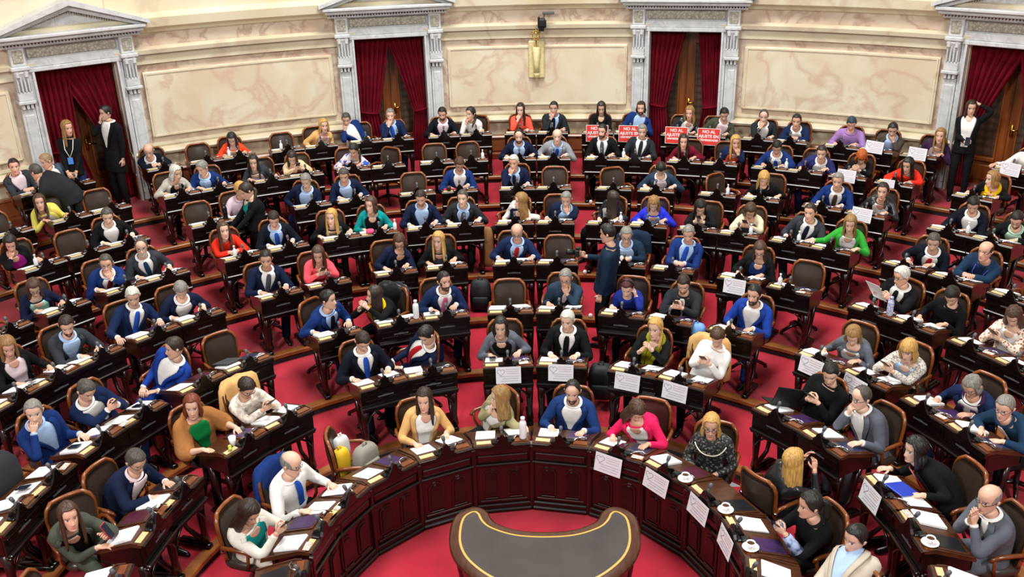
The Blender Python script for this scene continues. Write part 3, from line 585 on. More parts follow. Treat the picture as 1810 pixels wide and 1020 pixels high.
def make_desk(front,pad):
    root=empty('desk'); W=.285
    W2=W if not front else .345; W1=W if not front else .288
    def tz(y): return W1+(W2-W1)*y/.44
    mb=MB()
    # top slab
    slab(mb,[(-.03,ZT-.03),(-.03,ZT-.005),(-.025,ZT),(.08,ZT),(.425,surf(.425)),(.43,surf(.43)-.006),(.43,surf(.43)-.03),(.08,ZT-.03)],tz,BROWN)
    slab(mb,[(-.045,ZT-.06),(-.045,ZT-.014),(-.04,ZT-.008),(-.02,ZT-.008),(-.02,ZT-.06)],lambda y:tz(y)+.002,WOOD)
    for s in (-1,1):
        P=[];
        for y,z in ((.02,ZT),(.02,ZT+.010),(.08,ZT+.012),(.42,surf(.42)+.012),(.42,surf(.42)-.002),(.08,ZT-.002)): P+= [(s*tz(y),y,z),(s*(tz(y)-.012),y,z)]
        k=6; F=[tuple(range(0,12,2)),tuple(range(11,0,-2))]+[(2*i,2*((i+1)%k),2*((i+1)%k)+1,2*i+1) for i in range(k)]; mb.add(P,F,BROWN)
    mb.build('desktop',root)
    mb=MB(); mb.box(.03,W-.03,.10,.40,ZT,ZT+.012,BROWN,bev=.004); mb.box(.05,W-.05,.12,.38,ZT+.008,ZT+.016,PADS[pad],bev=.003); on_slope(mb.build('writing_pad',root))
    mb=MB(); mb.box(-W+.03,-.11,.0,.055,ZT,ZT+.006,PLATE); mb.build('name_card',root)
    mb=MB(); mb.box(.13,W-.02,.0,.06,ZT,ZT+.008,ORANGE); mb.build('inlay_strip',root)
    mb=MB(); P=[(x,z+ZT-.02) for x,z in crest_poly()]; mb.prism(P,-.045,-.02,WOOD)
    mb.prism([(-.02,ZT),(.07,ZT),(.045,ZT+.05),(-.02,ZT+.085)],-.05,.05,WOOD,axis='x'); mb.box(-.1,.1,-.02,.05,ZT,ZT+.022,WOOD,bev=.006)
    mb.build('crest',root)
    mb=MB(); mb.tube([(0,-.0,ZT+.06),(0,.0,ZT+.11),(0,.015,ZT+.145)],.012,GREYP,8); mb.tube([(0,.01,ZT+.135),(0,.03,ZT+.165),(0,.04,ZT+.178)],[.016,.02,.012],GREYP,10)
    mic=mb.build('microphone',root,True)
    mb=MB(); mb.box(.055,.125,.01,.065,ZT+.0,ZT+.035,BLACK,bev=.008); vb=mb.build('voting_console',root)
    mb=MB(); mb.tube([(.12,.03,ZT+.02),(.16,.10,ZT+.02),(.21,.12,ZT+.018),(.25,.10,ZT+.02)],.006,CHROME,6); mb.build('cable',vb,True)
    z0=ZT-.24
    mb=MB()
    if front:
        fx=.286
        mb.box(-fx,fx,-.02,.02,.0,ZT-.03,MAHOG)
        mb.box(-fx,fx,-.045,-.02,ZT-.10,ZT-.055,MAHOG,bev=.006); mb.box(-fx+.03,fx-.03,-.035,-.02,ZT-.19,ZT-.12,MAHOG,bev=.008)
        mb.box(-fx,fx,-.06,-.02,ZT-.235,ZT-.205,WOOD,bev=.01)
        for s in (-1,1): mb.box(s*fx-.018,s*fx+.018,-.055,-.01,.0,ZT-.03,MAHOG,bev=.008)
        mb.box(-fx,fx,-.05,-.02,.0,.10,WOOD,bev=.012); mb.box(-fx,fx,-.07,-.02,.0,.05,WOOD,bev=.012); mb.box(-fx+.04,fx-.04,-.034,-.02,.115,.145,MAHOG,bev=.006)
        for c in (-.125,.125):     # two arched raised panels
            arch=[(c-.085,.19),(c+.085,.19)]+[(c+.085*cos(a),.44+.07*sin(a)) for a in [k*pi/8 for k in range(9)]]
            mb.prism(arch,-.032,-.02,MAHOG)
            a2=[(c-.062,.215),(c+.062,.215)]+[(c+.062*cos(a),.435+.05*sin(a)) for a in [k*pi/8 for k in range(9)]]
            mb.prism(a2,-.042,-.03,WOOD); mb.box(c-.07,c+.07,-.046,-.02,.165,.182,MAHOG,bev=.005)
        mb.build('front_panel',root)
        mb=MB(); 
        for s in (-1,1): mb.prism([(.0,.05),(.36,.05),(.36,surf(.36)-.03),(.08,ZT-.03),(.0,ZT-.03)],min(s*.24,s*.27),max(s*.24,s*.27),MAHOG,axis='x')
        mb.box(-.27,.27,.3,.33,ZT-.20,ZT-.10,WOOD); mb.build('side_frame',root)
    else:
        mb.box(-W+.003,W-.003,-.02,.005,z0,ZT-.03,WOOD); [mb.prism([(.0,z0+.02),(.40,z0+.02),(.40,surf(.40)-.03),(.08,ZT-.03),(.0,ZT-.03)],min(s*(W-.02),s*(W-.003)),max(s*(W-.02),s*(W-.003)),WOOD,axis='x') for s in (-1,1)]; mb.box(-W+.003,W-.003,.385,.40,ZT-.20,ZT-.128,WOOD)
        mb.box(-W+.04,-.03,-.03,-.02,ZT-.15,ZT-.075,WOOD,bev=.006); mb.box(.03,W-.04,-.03,-.02,ZT-.15,ZT-.075,WOOD,bev=.006)
        mb.box(-.09,.09,-.034,-.02,ZT-.125,ZT-.11,GREYP)
        mb.box(-W,W,-.06,-.015,z0-.01,z0+.025,WOOD,bev=.01); mb.box(-W,W,-.04,-.0,z0-.04,z0-.01,WOOD,bev=.008)
        mb.build('apron',root)
        for s in (-1,1):
            mb=MB(); x=s*(W-.045)
            mb.tube([(x,.03,.08),(x,.03,.2),(x,.03,.36),(x,.03,z0)],[.045,.03,.04,.05],MAHOG,8)
            mb.box(x-.035,x+.035,-.03,.36,.0,.055,WOOD,bev=.012); mb.box(x-.028,x+.028,.0,.3,.055,.09,WOOD,bev=.01)
            mb.tube([(x,.06,.09),(x,.22,.2),(x,.26,.36),(x,.30,z0+.03)],[.03,.022,.026,.035],MAHOG,8)
            mb.build('leg',root,True)
        mb=MB()
        for s in (-1,1):
            pts=[(s*(W-.06),-.01,z0-.18),(s*(W-.1),-.01,z0-.11),(s*(W-.17),-.01,z0-.055),(0,-.01,z0-.04)]
            mb.tube(pts,.013,WOOD,6)
        mb.build('arch_bracket',root,True)
    return root
def make_chair():
    root=empty('swivel_armchair')
    # backrest pad (faces -y), curved
    def padgrid(off,w0,w1,z0,z1,nx=14,nz=10,bul=.02):
        V=[];F=[]
        for i in range(nz+1):
            t=i/nz; w=w0+(w1-w0)*t
            if t>.72: w*=math.sqrt(max(.0,1-((t-.72)/.34)**2))**.75
            z=z0+(z1-z0)*t
            for j in range(nx+1):
                u=2*j/nx-1; x=u*w; y=.17+.05*t-.07*(x/.24)**2-bul*(1-u*u)*math.sin(pi*t)+off; V.append((x,y,z))
        for i in range(nz):
            for j in range(nx):
                a=i*(nx+1)+j; F.append((a,a+1,a+nx+2,a+nx+1))
        return V,F,nx,nz
    mb=MB(); V,F,nx,nz=padgrid(-.025,.18,.205,.50,.925); V2,F2,_,_=padgrid(.03,.18,.205,.50,.925,bul=-.012)
    n=len(V); mb.add(V+V2,F+[tuple(k+n for k in f[::-1]) for f in F2],LEATH)
    per=[j for j in range(nx+1)]+[i*(nx+1)+nx for i in range(1,nz+1)]+[nz*(nx+1)+j for j in range(nx-1,-1,-1)]+[i*(nx+1) for i in range(nz-1,0,-1)]
    mb.f+= [(per[k],per[(k+1)%len(per)],per[(k+1)%len(per)]+n,per[k]+n) for k in range(len(per))]; mb.m+=[0]*len(per)
    mb.build('backrest',root,True)
    rim=[V[i*(nx+1)] for i in range(nz+1)]+[V[nz*(nx+1)+j] for j in range(1,nx)]+[V[i*(nx+1)+nx] for i in range(nz,-1,-1)]
    rim=[(x*1.06,y+.028,z+.012*(z>.85)) for x,y,z in rim]
    mb=MB(); mb.tube(rim,.019,ORANGE,8); mb.tube([rim[0],(0,rim[0][1]+.05,.50),rim[-1]],.02,ORANGE,8); mb.build('back_frame',root,True)
    mb=MB(); P=[(.21*math.copysign(abs(cos(a))**.6,cos(a)),.0+.21*math.copysign(abs(sin(a))**.6,sin(a))) for a in [k*pi/10 for k in range(20)]]
    L=[[(x*s,y*s,z) for x,y in P] for s,z in ((.9,.40),(1,.42),(1.02,.455),(.96,.485),(.7,.50))]
    ringmesh(mb,L,LEATH,True); mb.build('seat',root,True)
    for s in (-1,1):
        mb=MB(); x=s*.255
        mb.tube([(s*.205,.15,.58),(x-.02*s,.13,.66),(x,.05,.68),(x,-.10,.675),(s*.25,-.15,.655),(s*.245,-.165,.63)],[.014,.019,.020,.020,.018,.013],ORANGE,8,)
        mb.tube([(s*.24,-.13,.66),(s*.245,-.12,.56),(s*.20,-.08,.44)],.016,ORANGE,8); mb.build('armrest',root,True)
        cap=MB(); cap.lathe([(.0,-.02),(.02,-.01),(.024,.01),(.01,.022)],CHROME,(s*.212,.15,.60),10); cap.build('metal_joint',root,True)
    mb=MB(); mb.lathe([(.12,.385),(.12,.40),(.03,.38),(.028,.15),(.05,.12)],BLACK,n=12)
    for k in range(4):
        a=pi/4+k*pi/2; mb.tube([(0,0,.13),(.13*cos(a),.13*sin(a),.10),(.24*cos(a),.24*sin(a),.035)],[.028,.024,.02],MAHOG,8); 
        mb.lathe([(.0,-.0),(.022,.008),(.022,.03),(.0,.04)],BLACK,(.24*cos(a),.24*sin(a),0),8)
    mb.build('pedestal_base',root,True)
    return root
DESK={(f,p):None for f in (0,1) for p in range(4)}
CHAIR=[None]
def desk_at(row,ang,who,k):
    key=(1 if row==1 else 0,k%4)
    if DESK[key] is None: DESK[key]=make_desk(*key); o=DESK[key]
    else: o=copy_tree(DESK[key])
    o.location=polar(RS[row-1],ang,fl(row)); o.rotation_euler=(0,0,-R(ang))
    tag(o,('carved dark desk of the '+who) if not who.startswith(('empty','place','chair','small')) else 'carved dark desk at '+who,'desk','legislators\' carved desks')
    return o
def chair_at(row,ang,who,head=None,pel=(0,0)):
    if CHAIR[0] is None: CHAIR[0]=make_chair(); o=CHAIR[0]
    else: o=copy_tree(CHAIR[0])
    a=R(ang); r=RS[row-1]+PEL+.02+pel[1]-(.20 if who.startswith(('empty','place','small')) else 0); o.location=(r*sin(a)+pel[0]*cos(a),r*cos(a)-pel[0]*sin(a),fl(row))
    h=(-ang if head is None else head); o.rotation_euler=(0,0,R(h))
    if who.startswith(('empty','place','chair','small')):
        lab=who.replace('place','chair').replace('empty chair','vacant leather armchair, empty chair') if not who.startswith(('chair','small')) else 'leather armchair, '+who
        lab=('dark leather swivel armchair: '+who) 
    else: lab='leather armchair holding the '+who
    tag(o,lab,'chair','leather swivel armchairs'); return o
def M4(row,ang,x=0,y=0,z=0,rz=0):
    return Matrix.Translation(polar(RS[row-1],ang,fl(row)))@Matrix.Rotation(-R(ang),4,'Z')@Matrix.Translation((x,y,z))@Matrix.Rotation(rz,4,'Z')
def D4(r,a,x,y,dz=0,rz=0):
    return M4(r,a,x,y,surf(y)+dz)@Matrix.Rotation(-SL if y>.08 else 0,4,'X')@Matrix.Rotation(rz,4,'Z')
PAP={}
def paper(row,ang,x,y,who,side,rz=0,w=.20,d=.26,h=.008,colr=None):
    key=(w,d,h,colr)
    if key not in PAP:
        mb=MB(); m=PAPER if colr is None else mat('card_'+colr,colr,.6)
        mb.box(-w/2,w/2,-d/2,d/2,0,h*.6,m); mb.box(-w/2+.004,w/2-.001,-d/2+.006,d/2-.002,h*.6,h,m); o=mb.build('paper_stack' if h>.006 else 'paper_sheet'); PAP[key]=o
    else: o=PAP[key].copy(); C.objects.link(o)
    o.matrix_world=D4(row,ang,x,y,.003 if x<0 else .019,rz); tag(o,'papers %s desk of %s'%(side,who),'papers','papers on the desks'); return o
# ------------------------------------------------------------------ people
SKIN={}
def skin_mat():
    if 'skin' in SKIN: return SKIN['skin']
    m=D.materials.new('skin'); m.use_nodes=True; nt=m.node_tree; b=nt.nodes['Principled BSDF']; b.inputs['Roughness'].default_value=.5
    b.inputs['Subsurface Weight'].default_value=.0
    a=nt.nodes.new('ShaderNodeVertexColor'); a.layer_name='Col'; nt.links.new(a.outputs[0],b.inputs['Base Color']); SKIN['skin']=m; return m
HC={'black':'#17130f','dkbrown':'#2c1d14','brown':'#4a3020','auburn':'#74331a','blonde':'#c79a52','dkblonde':'#96713f','ombre':'#8f6a3c','grey':'#86827b','dkgrey':'#4b4640','white':'#cfccc2','maroon':'#4c1620','ginger':'#b4561c','sand':'#9c7f5c','tealhair':'#1f3a44'}
def hair_mat(c):
    n='hair_'+c
    if n in MATS: return MATS[n]
    v=np.array(srgb(HC[c])[:3]); 
    def back(x): x=np.clip(x,0,1); return tuple(np.where(x<=.0031308,x*12.92,1.055*x**(1/2.4)-.055))
    m=ramp_mat(n,'noise',14,[(.3,back(v*.55)),(.7,back(v*1.35))],.45,4,0,.5,(6,6,.8)); return m
FC={'navy':'#131c36','dknavy':'#10141f','navy2':'#172549','blue':'#1b3568','blue2':'#17306a','royal':'#1d3c90','royal2':'#1b2b7c','steel':'#1d3650','steel2':'#192a3e','bluegrey':'#28394b','slate':'#4a5768','indigo':'#2b2f66','elblue':'#2a35d0',
'black':'#121214','charcoal':'#25282c','dkgrey':'#34383e','grey':'#5c6069','ltgreys':'#8f9399','ltgrey':'#b9b4a8','greygreen':'#4a4f45','beige':'#bdb2a1','camel':'#d6a86c','olive':'#98926a','olivey':'#8c8a1e','ivory':'#e2dccf','cream':'#d5c9ad','white':'#eceae6','whitejk':'#dcd9d2',
'teal':'#0f8a88','green':'#37a53a','hotpink':'#e0225c','coral':'#e2505c','redtop':'#e3301f','orangered':'#e84a26','coralr':'#ea5a45','orange':'#ee5a30','lemon':'#e9dc6a','lilac':'#a07ab6','lilacw':'#dcc8d2','plum':'#3a2542','maroon':'#6a1226','magenta':'#9a2380','peach':'#e0c49c','rust':'#8a3c26','army':'#46493a','brownj':'#4b4239','denim':'#3c4a78',
'yellow':'#f0c414','ltblue':'#a9c3e6','ltpink':'#ead6dc','pinkw':'#e6cdd0','aqua':'#a6d8cc','ltgreen':'#a9c9b4','red':'#b01c26','pink':'#cf5f8e','greyt':'#4c4f57','brownt':'#4a3a34','violet':'#5a50d0','shawl':'#a8703f','green2':'#0b7a3c','blue3':'#2450b0','leather':'#1a1b1e'}
def cloth(c):
    n='cloth_'+c
    if n in MATS: return MATS[n]
    if c=='leopard': return ramp_mat(n,'voronoi',34,[(.1,'#1c1512'),(.3,'#b0603a'),(.5,'#e6d8c8'),(.8,'#e9dccb')],.8)
    if c=='plaid': return ramp_mat(n,'noise',22,[(.35,'#b9ab97'),(.6,'#ece6dc')],.8,2)
    if c=='lace': return ramp_mat(n,'noise',42,[(.52,'#17181a'),(.6,'#5f5d58'),(.7,'#8a867e')],.7,3)
    if c=='tweed': return ramp_mat(n,'noise',60,[(.4,'#8d867e'),(.55,'#ded7cc')],.85,3)
    if c=='patt': return ramp_mat(n,'noise',14,[(.4,'#2c4fa8'),(.5,'#e8e4e6'),(.62,'#d9a7b4')],.8,2)
    if c=='leather': return mat(n,FC[c],.28,.6,var=.2,scale=8,bump=.35,bscale=14)
    return mat(n,FC[c],.85,.15,var=.16,scale=7,bump=.9,bscale=9)
def nrm(v): v=np.array(v,float); return v/(np.linalg.norm(v)+1e-9)
def rotz(a): return np.array([[cos(a),-sin(a),0],[sin(a),cos(a),0],[0,0,1]])
def rotx(a): return np.array([[1,0,0],[0,cos(a),-sin(a)],[0,sin(a),cos(a)]])
NS=40
_u=np.arange(NS)*2*pi/NS; TH=_u-.42*np.sin(_u)
# head rings: zf, zb, halfwidth, front, back
HT=np.array([(-.100,-.092,.038,-.045,.050),(-.117,-.088,.034,-.070,.056),(-.114,-.080,.043,-.081,.062),(-.102,-.070,.051,-.086,.068),(-.084,-.058,.057,-.087,.075),(-.060,-.042,.063,-.086,.082),(-.030,-.020,.068,-.084,.090),(0,.005,.072,-.083,.096),(.030,.032,.075,-.086,.100),(.058,.058,.075,-.086,.099),(.082,.082,.069,-.075,.090),(.102,.102,.055,-.055,.072),(.116,.116,.034,-.030,.045),(.122,.122,.012,-.006,.020)])
def head_rings(female,beard,scale=1.):
    k=len(HT); tt=np.concatenate([np.linspace(0,8,30),np.linspace(8.4,k-1,9)])
    rows=np.array([[np.interp(t,range(k),HT[:,j]) for j in range(5)] for t in tt])
    if female: rows[:,2]*=.94; rows[:10,3]*=.96
    V=[];Cc=[]
    for zf,zb,w,f,b in rows:
        wt=(1+np.cos(TH))/2; z=zf*wt+zb*(1-wt); yc=(f+b)/2; dd=(b-f)/2
        sx=np.sign(np.sin(TH))*np.abs(np.sin(TH))**.92; x=w*sx; y=yc-dd*np.cos(TH)
        V.append(np.stack([x,y,z],-1))
    V=np.array(V); x,y,z=V[...,0],V[...,1],V[...,2]; fr=(np.cos(TH)>0.1)[None,:]*np.ones_like(x)
    g=lambda v,s: np.exp(-(v/s)**2)
    nose=np.interp(z,[-.060,-.052,-.040,-.005,.018],[0,.55,1,.35,0])
    y-= fr*nose*.026*g(x,.0125); y-=fr*.006*g(np.abs(x)-.016,.008)*g(z+.046,.009)
    y+= fr*.011*g(np.abs(x)-.031,.015)*g(z-.002,.012)*.8; y-=fr*.004*g(np.abs(x)-.03,.022)*g(z-.024,.008)
    y-= fr*.006*g(x,.020)*g(z+.070,.005); y-=fr*.006*g(x,.018)*g(z+.080,.0055); y+=fr*.004*g(x,.022)*g(z+.0755,.003)
    y-= fr*.006*g(x,.022)*g(z+.104,.014); y-=fr*.004*g(np.abs(x)-.045,.02)*g(z+.03,.02)
    V=np.stack([x,y,z],-1)
    tone=np.array(srgb('#e0b198')[:3]); col=np.ones(V.shape)*tone
    def mix(mask,c,a=1.): 
        nonlocal col
        m=np.clip(mask*a,0,1)[...,None]; col=col*(1-m)+np.array(srgb(c)[:3])*m
    mix(fr*g(x,.026)*g(z+.076,.0075),'#a0453f' if not female else '#b03038',.9)
    mix(fr*g(np.abs(x)-.05,.02)*g(z+.04,.025),'#d07a68',.35)
    mix(fr*g(x,.012)*g(z+.045,.01),'#c97a68',.4)
    if beard=='B': mix(fr*((z<-.052)&(~((np.abs(x)<.017)&(np.abs(z+.076)<.008)))|((z<-.0)&(np.abs(x)>.056))),'#1f1712',.93)
    if beard=='W': mix(fr*((z<-.056)&(~((np.abs(x)<.017)&(np.abs(z+.076)<.008)))),'#bdb9b0',.9)
    if beard=='S': mix(fr*((z<-.050)&(~((np.abs(x)<.017)&(np.abs(z+.076)<.008)))),'#3a2a20',.6)
    e=np.maximum(0,1-((np.abs(x)-.031)/.0175)**2-((z-.001)/.010)**2); mix(fr*(e>0),'#e8e2dc',.9)
    e=np.maximum(0,1-((np.abs(x)-.031)/.0085)**2-((z-.001)/.0105)**2); mix(fr*(e>0),'#1d120c',.97)
    mix(fr*(np.abs(np.abs(x)-.031)<.016)*g(z-.0095,.0035),'#2a1a12',.8)
    return V*scale,col
def brows(V,col,hc):
    x,z=V[...,0],V[...,2]; m=((np.cos(TH)>0.1)[None,:]*(np.abs(np.abs(x)-.032)<.019)*np.exp(-((z-.024+.15*(np.abs(x)-.03)**1)/.0055)**2))[...,None]*.85
    return col*(1-m)+np.array(srgb(hc)[:3])*m
SEC=np.array([(0,.160,.118),(.2,.156,.114),(.45,.160,.118),(.65,.176,.122),(.80,.186,.112),(.88,.182,.098),(.93,.160,.082),(.97,.100,.070),(1.0,.062,.057)])
class Torso:
    def __init__(s,P,N,yaw,fem,fat=1.):
        s.P=np.array(P,float); s.N=np.array(N,float); s.fem=fem; s.fat=fat
        s.C=s.P+np.array([0,.035,.24])+.15*(s.N-s.P)*np.array([1,0,0]); s.L0=rotz(yaw)@np.array([1.,0,0])
    def fr(s,t):
        P,Cc,N=s.P,s.C,s.N
        if t>1: c=N+(t-1)*.5*nrm(N-Cc); T=nrm(N-Cc)
        else: c=(1-t)**2*P+2*t*(1-t)*Cc+t*t*N; T=nrm(2*(1-t)*(Cc-P)+2*t*(N-Cc)+np.array([0,0,.05]))
        L=nrm(s.L0-T*(s.L0@T)); V=np.cross(T,L); return c,T,L,V
    def ab(s,t):
        a=np.interp(t,SEC[:,0],SEC[:,1]); b=np.interp(t,SEC[:,0],SEC[:,2])
        if s.fem: a*=.9; b*=.93+.14*math.exp(-((t-.66)/.12)**2)
        f=1+(s.fat-1)*max(0,1-abs(t-.3)/.75); return a*(1+(f-1)*.7),b*f
    def pt(s,t,th,off=0):
        c,T,L,V=s.fr(t); a,b=s.ab(t); a+=off;b+=off; th=np.asarray(th,float)
        sx=np.sign(np.sin(th))*np.abs(np.sin(th))**.85; cy=np.sign(np.cos(th))*np.abs(np.cos(th))**.85
        return c+(a*sx)[...,None]*L-(b*cy)[...,None]*V
def ik(S,H,l1,l2,pole):
    d=H-S; n=np.linalg.norm(d); mx=(l1+l2)*.995
    if n>mx: H=S+d/n*mx; n=mx
    a=(l1*l1-l2*l2+n*n)/(2*n); h=math.sqrt(max(0,l1*l1-a*a)); u=(H-S)/n
    p=pole-u*(pole@u); p=nrm(p); return S+u*a+p*h,H
class Buf:
    def __init__(s): s.V=[];s.F=[];s.C=[];s.n=0
    def add(s,V,F,col=None):
        V=np.asarray(V).reshape(-1,3); s.V.append(V); s.F+= [tuple(i+s.n for i in f) for f in F]
        s.C.append(np.broadcast_to(np.array(col if col is not None else srgb('#e0b198')[:3]),V.shape)); s.n+=len(V)
    def obj(s,name,m,parent,smooth=True,col=False):
        me=D.meshes.new(name); V=np.concatenate(s.V); me.from_pydata(V.tolist(),[],s.F); me.materials.append(m)
        if smooth: me.polygons.foreach_set('use_smooth',[True]*len(s.F))
        if col:
            ca=me.color_attributes.new('Col','FLOAT_COLOR','POINT'); c=np.concatenate([np.concatenate(s.C),np.ones((len(V),1))],1); ca.data.foreach_set('color',c.ravel())
        me.update(); o=D.objects.new(name,me); C.objects.link(o)
        if parent: o.parent=parent
        return o
def gridF(r,c,wrap=True,o=0):
    F=[]
    for i in range(r-1):
        for j in range(c if wrap else c-1): F.append((o+i*c+j,o+i*c+(j+1)%c,o+(i+1)*c+(j+1)%c,o+(i+1)*c+j))
    return F
def bez(P,n=9):
    o=catmull([Vector(p) for p in P],n,False); return np.array([tuple(p) for p in o])
def hand(buf,W,d,nr,side,curl,sc=.92):
    d=nrm(d); nr=nrm(nr-d*(nr@d)); x=np.cross(d,nr)*side   # x points to thumb side
    L=lambda a,b,c: W+sc*(a*x+b*d+c*nr)
    rings=[(0,.026,.020),(.015,.030,.019),(.045,.040,.017),(.075,.043,.015),(.092,.040,.012)]
    V=[];a=np.arange(12)*2*pi/12
    for y,w_,t in rings: V.append(np.array([L(w_*cos(q),y,t*sin(q)) for q in a]))
    F=gridF(5,12)+[tuple(range(48,60))]; buf.add(np.concatenate(V),F)
    for k,(fx,ln) in enumerate(((.031,.070),(.010,.080),(-.011,.074),(-.031,.058))):
        c=curl*(1+.12*k); p=np.array((fx,.085,0.)); ang=.15+c*.4; pts=[p.copy()]
        for s_ in (.42,.32,.26):
            p=p+ln*s_*np.array((fx*.9*(1-curl)*.6,cos(ang),-sin(ang))); pts.append(p.copy()); ang+=c
        v,f=tube_np([L(*q) for q in pts],[.0098*sc,.0092*sc,.0085*sc,.0055*sc],7,hint=nr); buf.add(v,f)
    p0=np.array((.024,.022,-.004)); pts=[p0,p0+np.array((.026,.022,-.008)),p0+np.array((.040,.048,-.014-.02*curl)),p0+np.array((.042-.012*curl,.070,-.018-.03*curl))]
    v,f=tube_np([L(*q) for q in pts],[.014*sc,.0125*sc,.0105*sc,.006*sc],7,hint=nr); buf.add(v,f)
def hair_obj(style,colr,Hc,Rm,parent,rg):
    m=hair_mat(colr); n=56; th=np.arange(n)*2*pi/n; T=np.abs(np.where(th>pi,th-2*pi,th))*180/pi
    ex,ey,ez=.084,.105,.104; cy,cz=.006,.030
    fem=style in('long','bob','bobf','wavy','curly','pony','tied')
    if fem: ex,ey,ez=.088,.108,.109
    if style=='curly': ex,ey,ez=.098,.112,.112
    if style in('bald','thin'):
        phit=np.interp(T,[0,60,80,180],[-30,-18,22,30]) if style=='bald' else np.full(n,88.)
        phib=np.interp(T,[0,60,75,110,180],[-30,-20,-8,-26,-46]) if style=='bald' else np.interp(T,[0,36,58,75,110,180],[62,58,24,-8,-26,-46])
    else:
        hf=36
        if style=='bobf': hf=8
        phit=np.full(n,88.); phib=np.interp(T,[0,38,58,72,85,120,180],[hf,hf,20,-6,-20,-34,-48] if not fem else [hf,hf,14,-10,-22,-30,-40])
    rows=12; ph=phit[None,:]+(phib-phit)[None,:]*np.linspace(0,1,rows)[:,None]; phr=ph*pi/180
    seed=rg.rand()*10
    amp={'curly':.09,'wavy':.045,'wavys':.05,'short':.02,'long':.02}.get(style,.02); frq={'curly':17,'wavy':9,'wavys':9}.get(style,13)
    r=1+amp*np.sin(th*frq+seed)[None,:]*np.cos(phr*{'curly':11,'wavy':5}.get(style,2)+seed)+.015*np.sin(th*3+seed*2)[None,:]
    if style in('short','wavys'): r=r+.05*np.exp(-(T/70)**2)[None,:]*(ph>30)
    tth=th[None,:]*np.ones_like(phr)
    x=ex*r*np.cos(phr)*np.sin(tth); y=cy-ey*r*np.cos(phr)*np.cos(tth); z=cz+ez*r*np.sin(phr)
    V=np.stack([x,y,z],-1)
    if style in('bald','thin'):
        inner=V*np.array([.93,.93,.97]); V=np.concatenate([inner[:1],V,inner[-1:]])
    low={'long':-.30,'wavy':-.24,'curly':-.19,'bob':-.125,'bobf':-.14,'wavys':-.09}.get(style)
    if low:
        hang=[];nr=12
        bz=V[-1,:,2].copy(); bx=V[-1,:,0]; by=V[-1,:,1]; vis=np.clip((T-52)/14,0,1)
        mx=np.array([max(0,1) if t>50 else 0 for t in T])
        for k in range(1,nr+1):
            t=k/nr; zz=bz+(low-bz)*t*vis
            out={'curly':.028,'wavy':.018,'wavys':.014,'long':.006,'bob':.012,'bobf':.014}[style]*math.sin(pi*min(1,t*1.1))
            q=amp*1.2*np.sin(th*frq+seed+t*{'curly':8,'wavy':5,'wavys':5}.get(style,1.2))
            px=bx*(1+vis*(.05*math.sin(pi*t)+q))+np.sign(bx)*out*vis; py=by*(1+vis*q*.6)+.0
            front=np.exp(-((T-68)/22)**2); py=py-front*vis*(.028*t if style in('long','wavy') else .008*t)
            hang.append(np.stack([px,py,zz],-1))
        V=np.concatenate([V,np.array(hang),(np.array(hang)[-1:]*np.array([.8,.8,1])+np.array([0,0,.004]))])
    elif style not in('bald','thin'):
        V=np.concatenate([V,V[-1:]*np.array([.92,.93,.98])])
    rr=len(V); F=gridF(rr,n)
    if style not in('bald','thin'): F.append(tuple(range(n-1,-1,-1)))
    b=Buf(); b.add(V.reshape(-1,3),F)
    if style in('pony','tied'):
        if style=='pony': pts=[(0,.10,.03),(0,.135,.0),(0.0,.15,-.06),(0,.14,-.14),(0,.12,-.21)]; rd=[.022,.034,.036,.03,.01]
        else: pts=[(.0,.09,-.03),(.02,.10,-.07),(.05,.05,-.12),(.065,-.03,-.19),(.06,-.06,-.25)]; rd=[.03,.028,.022,.018,.008]
        v,f=tube_np(bez(pts,4),np.interp(np.linspace(0,1,17),np.linspace(0,1,5),rd),10); b.add(v,f)
    b.V=[(v@Rm.T)+Hc for v in b.V]; return b.obj('hair',m,parent)
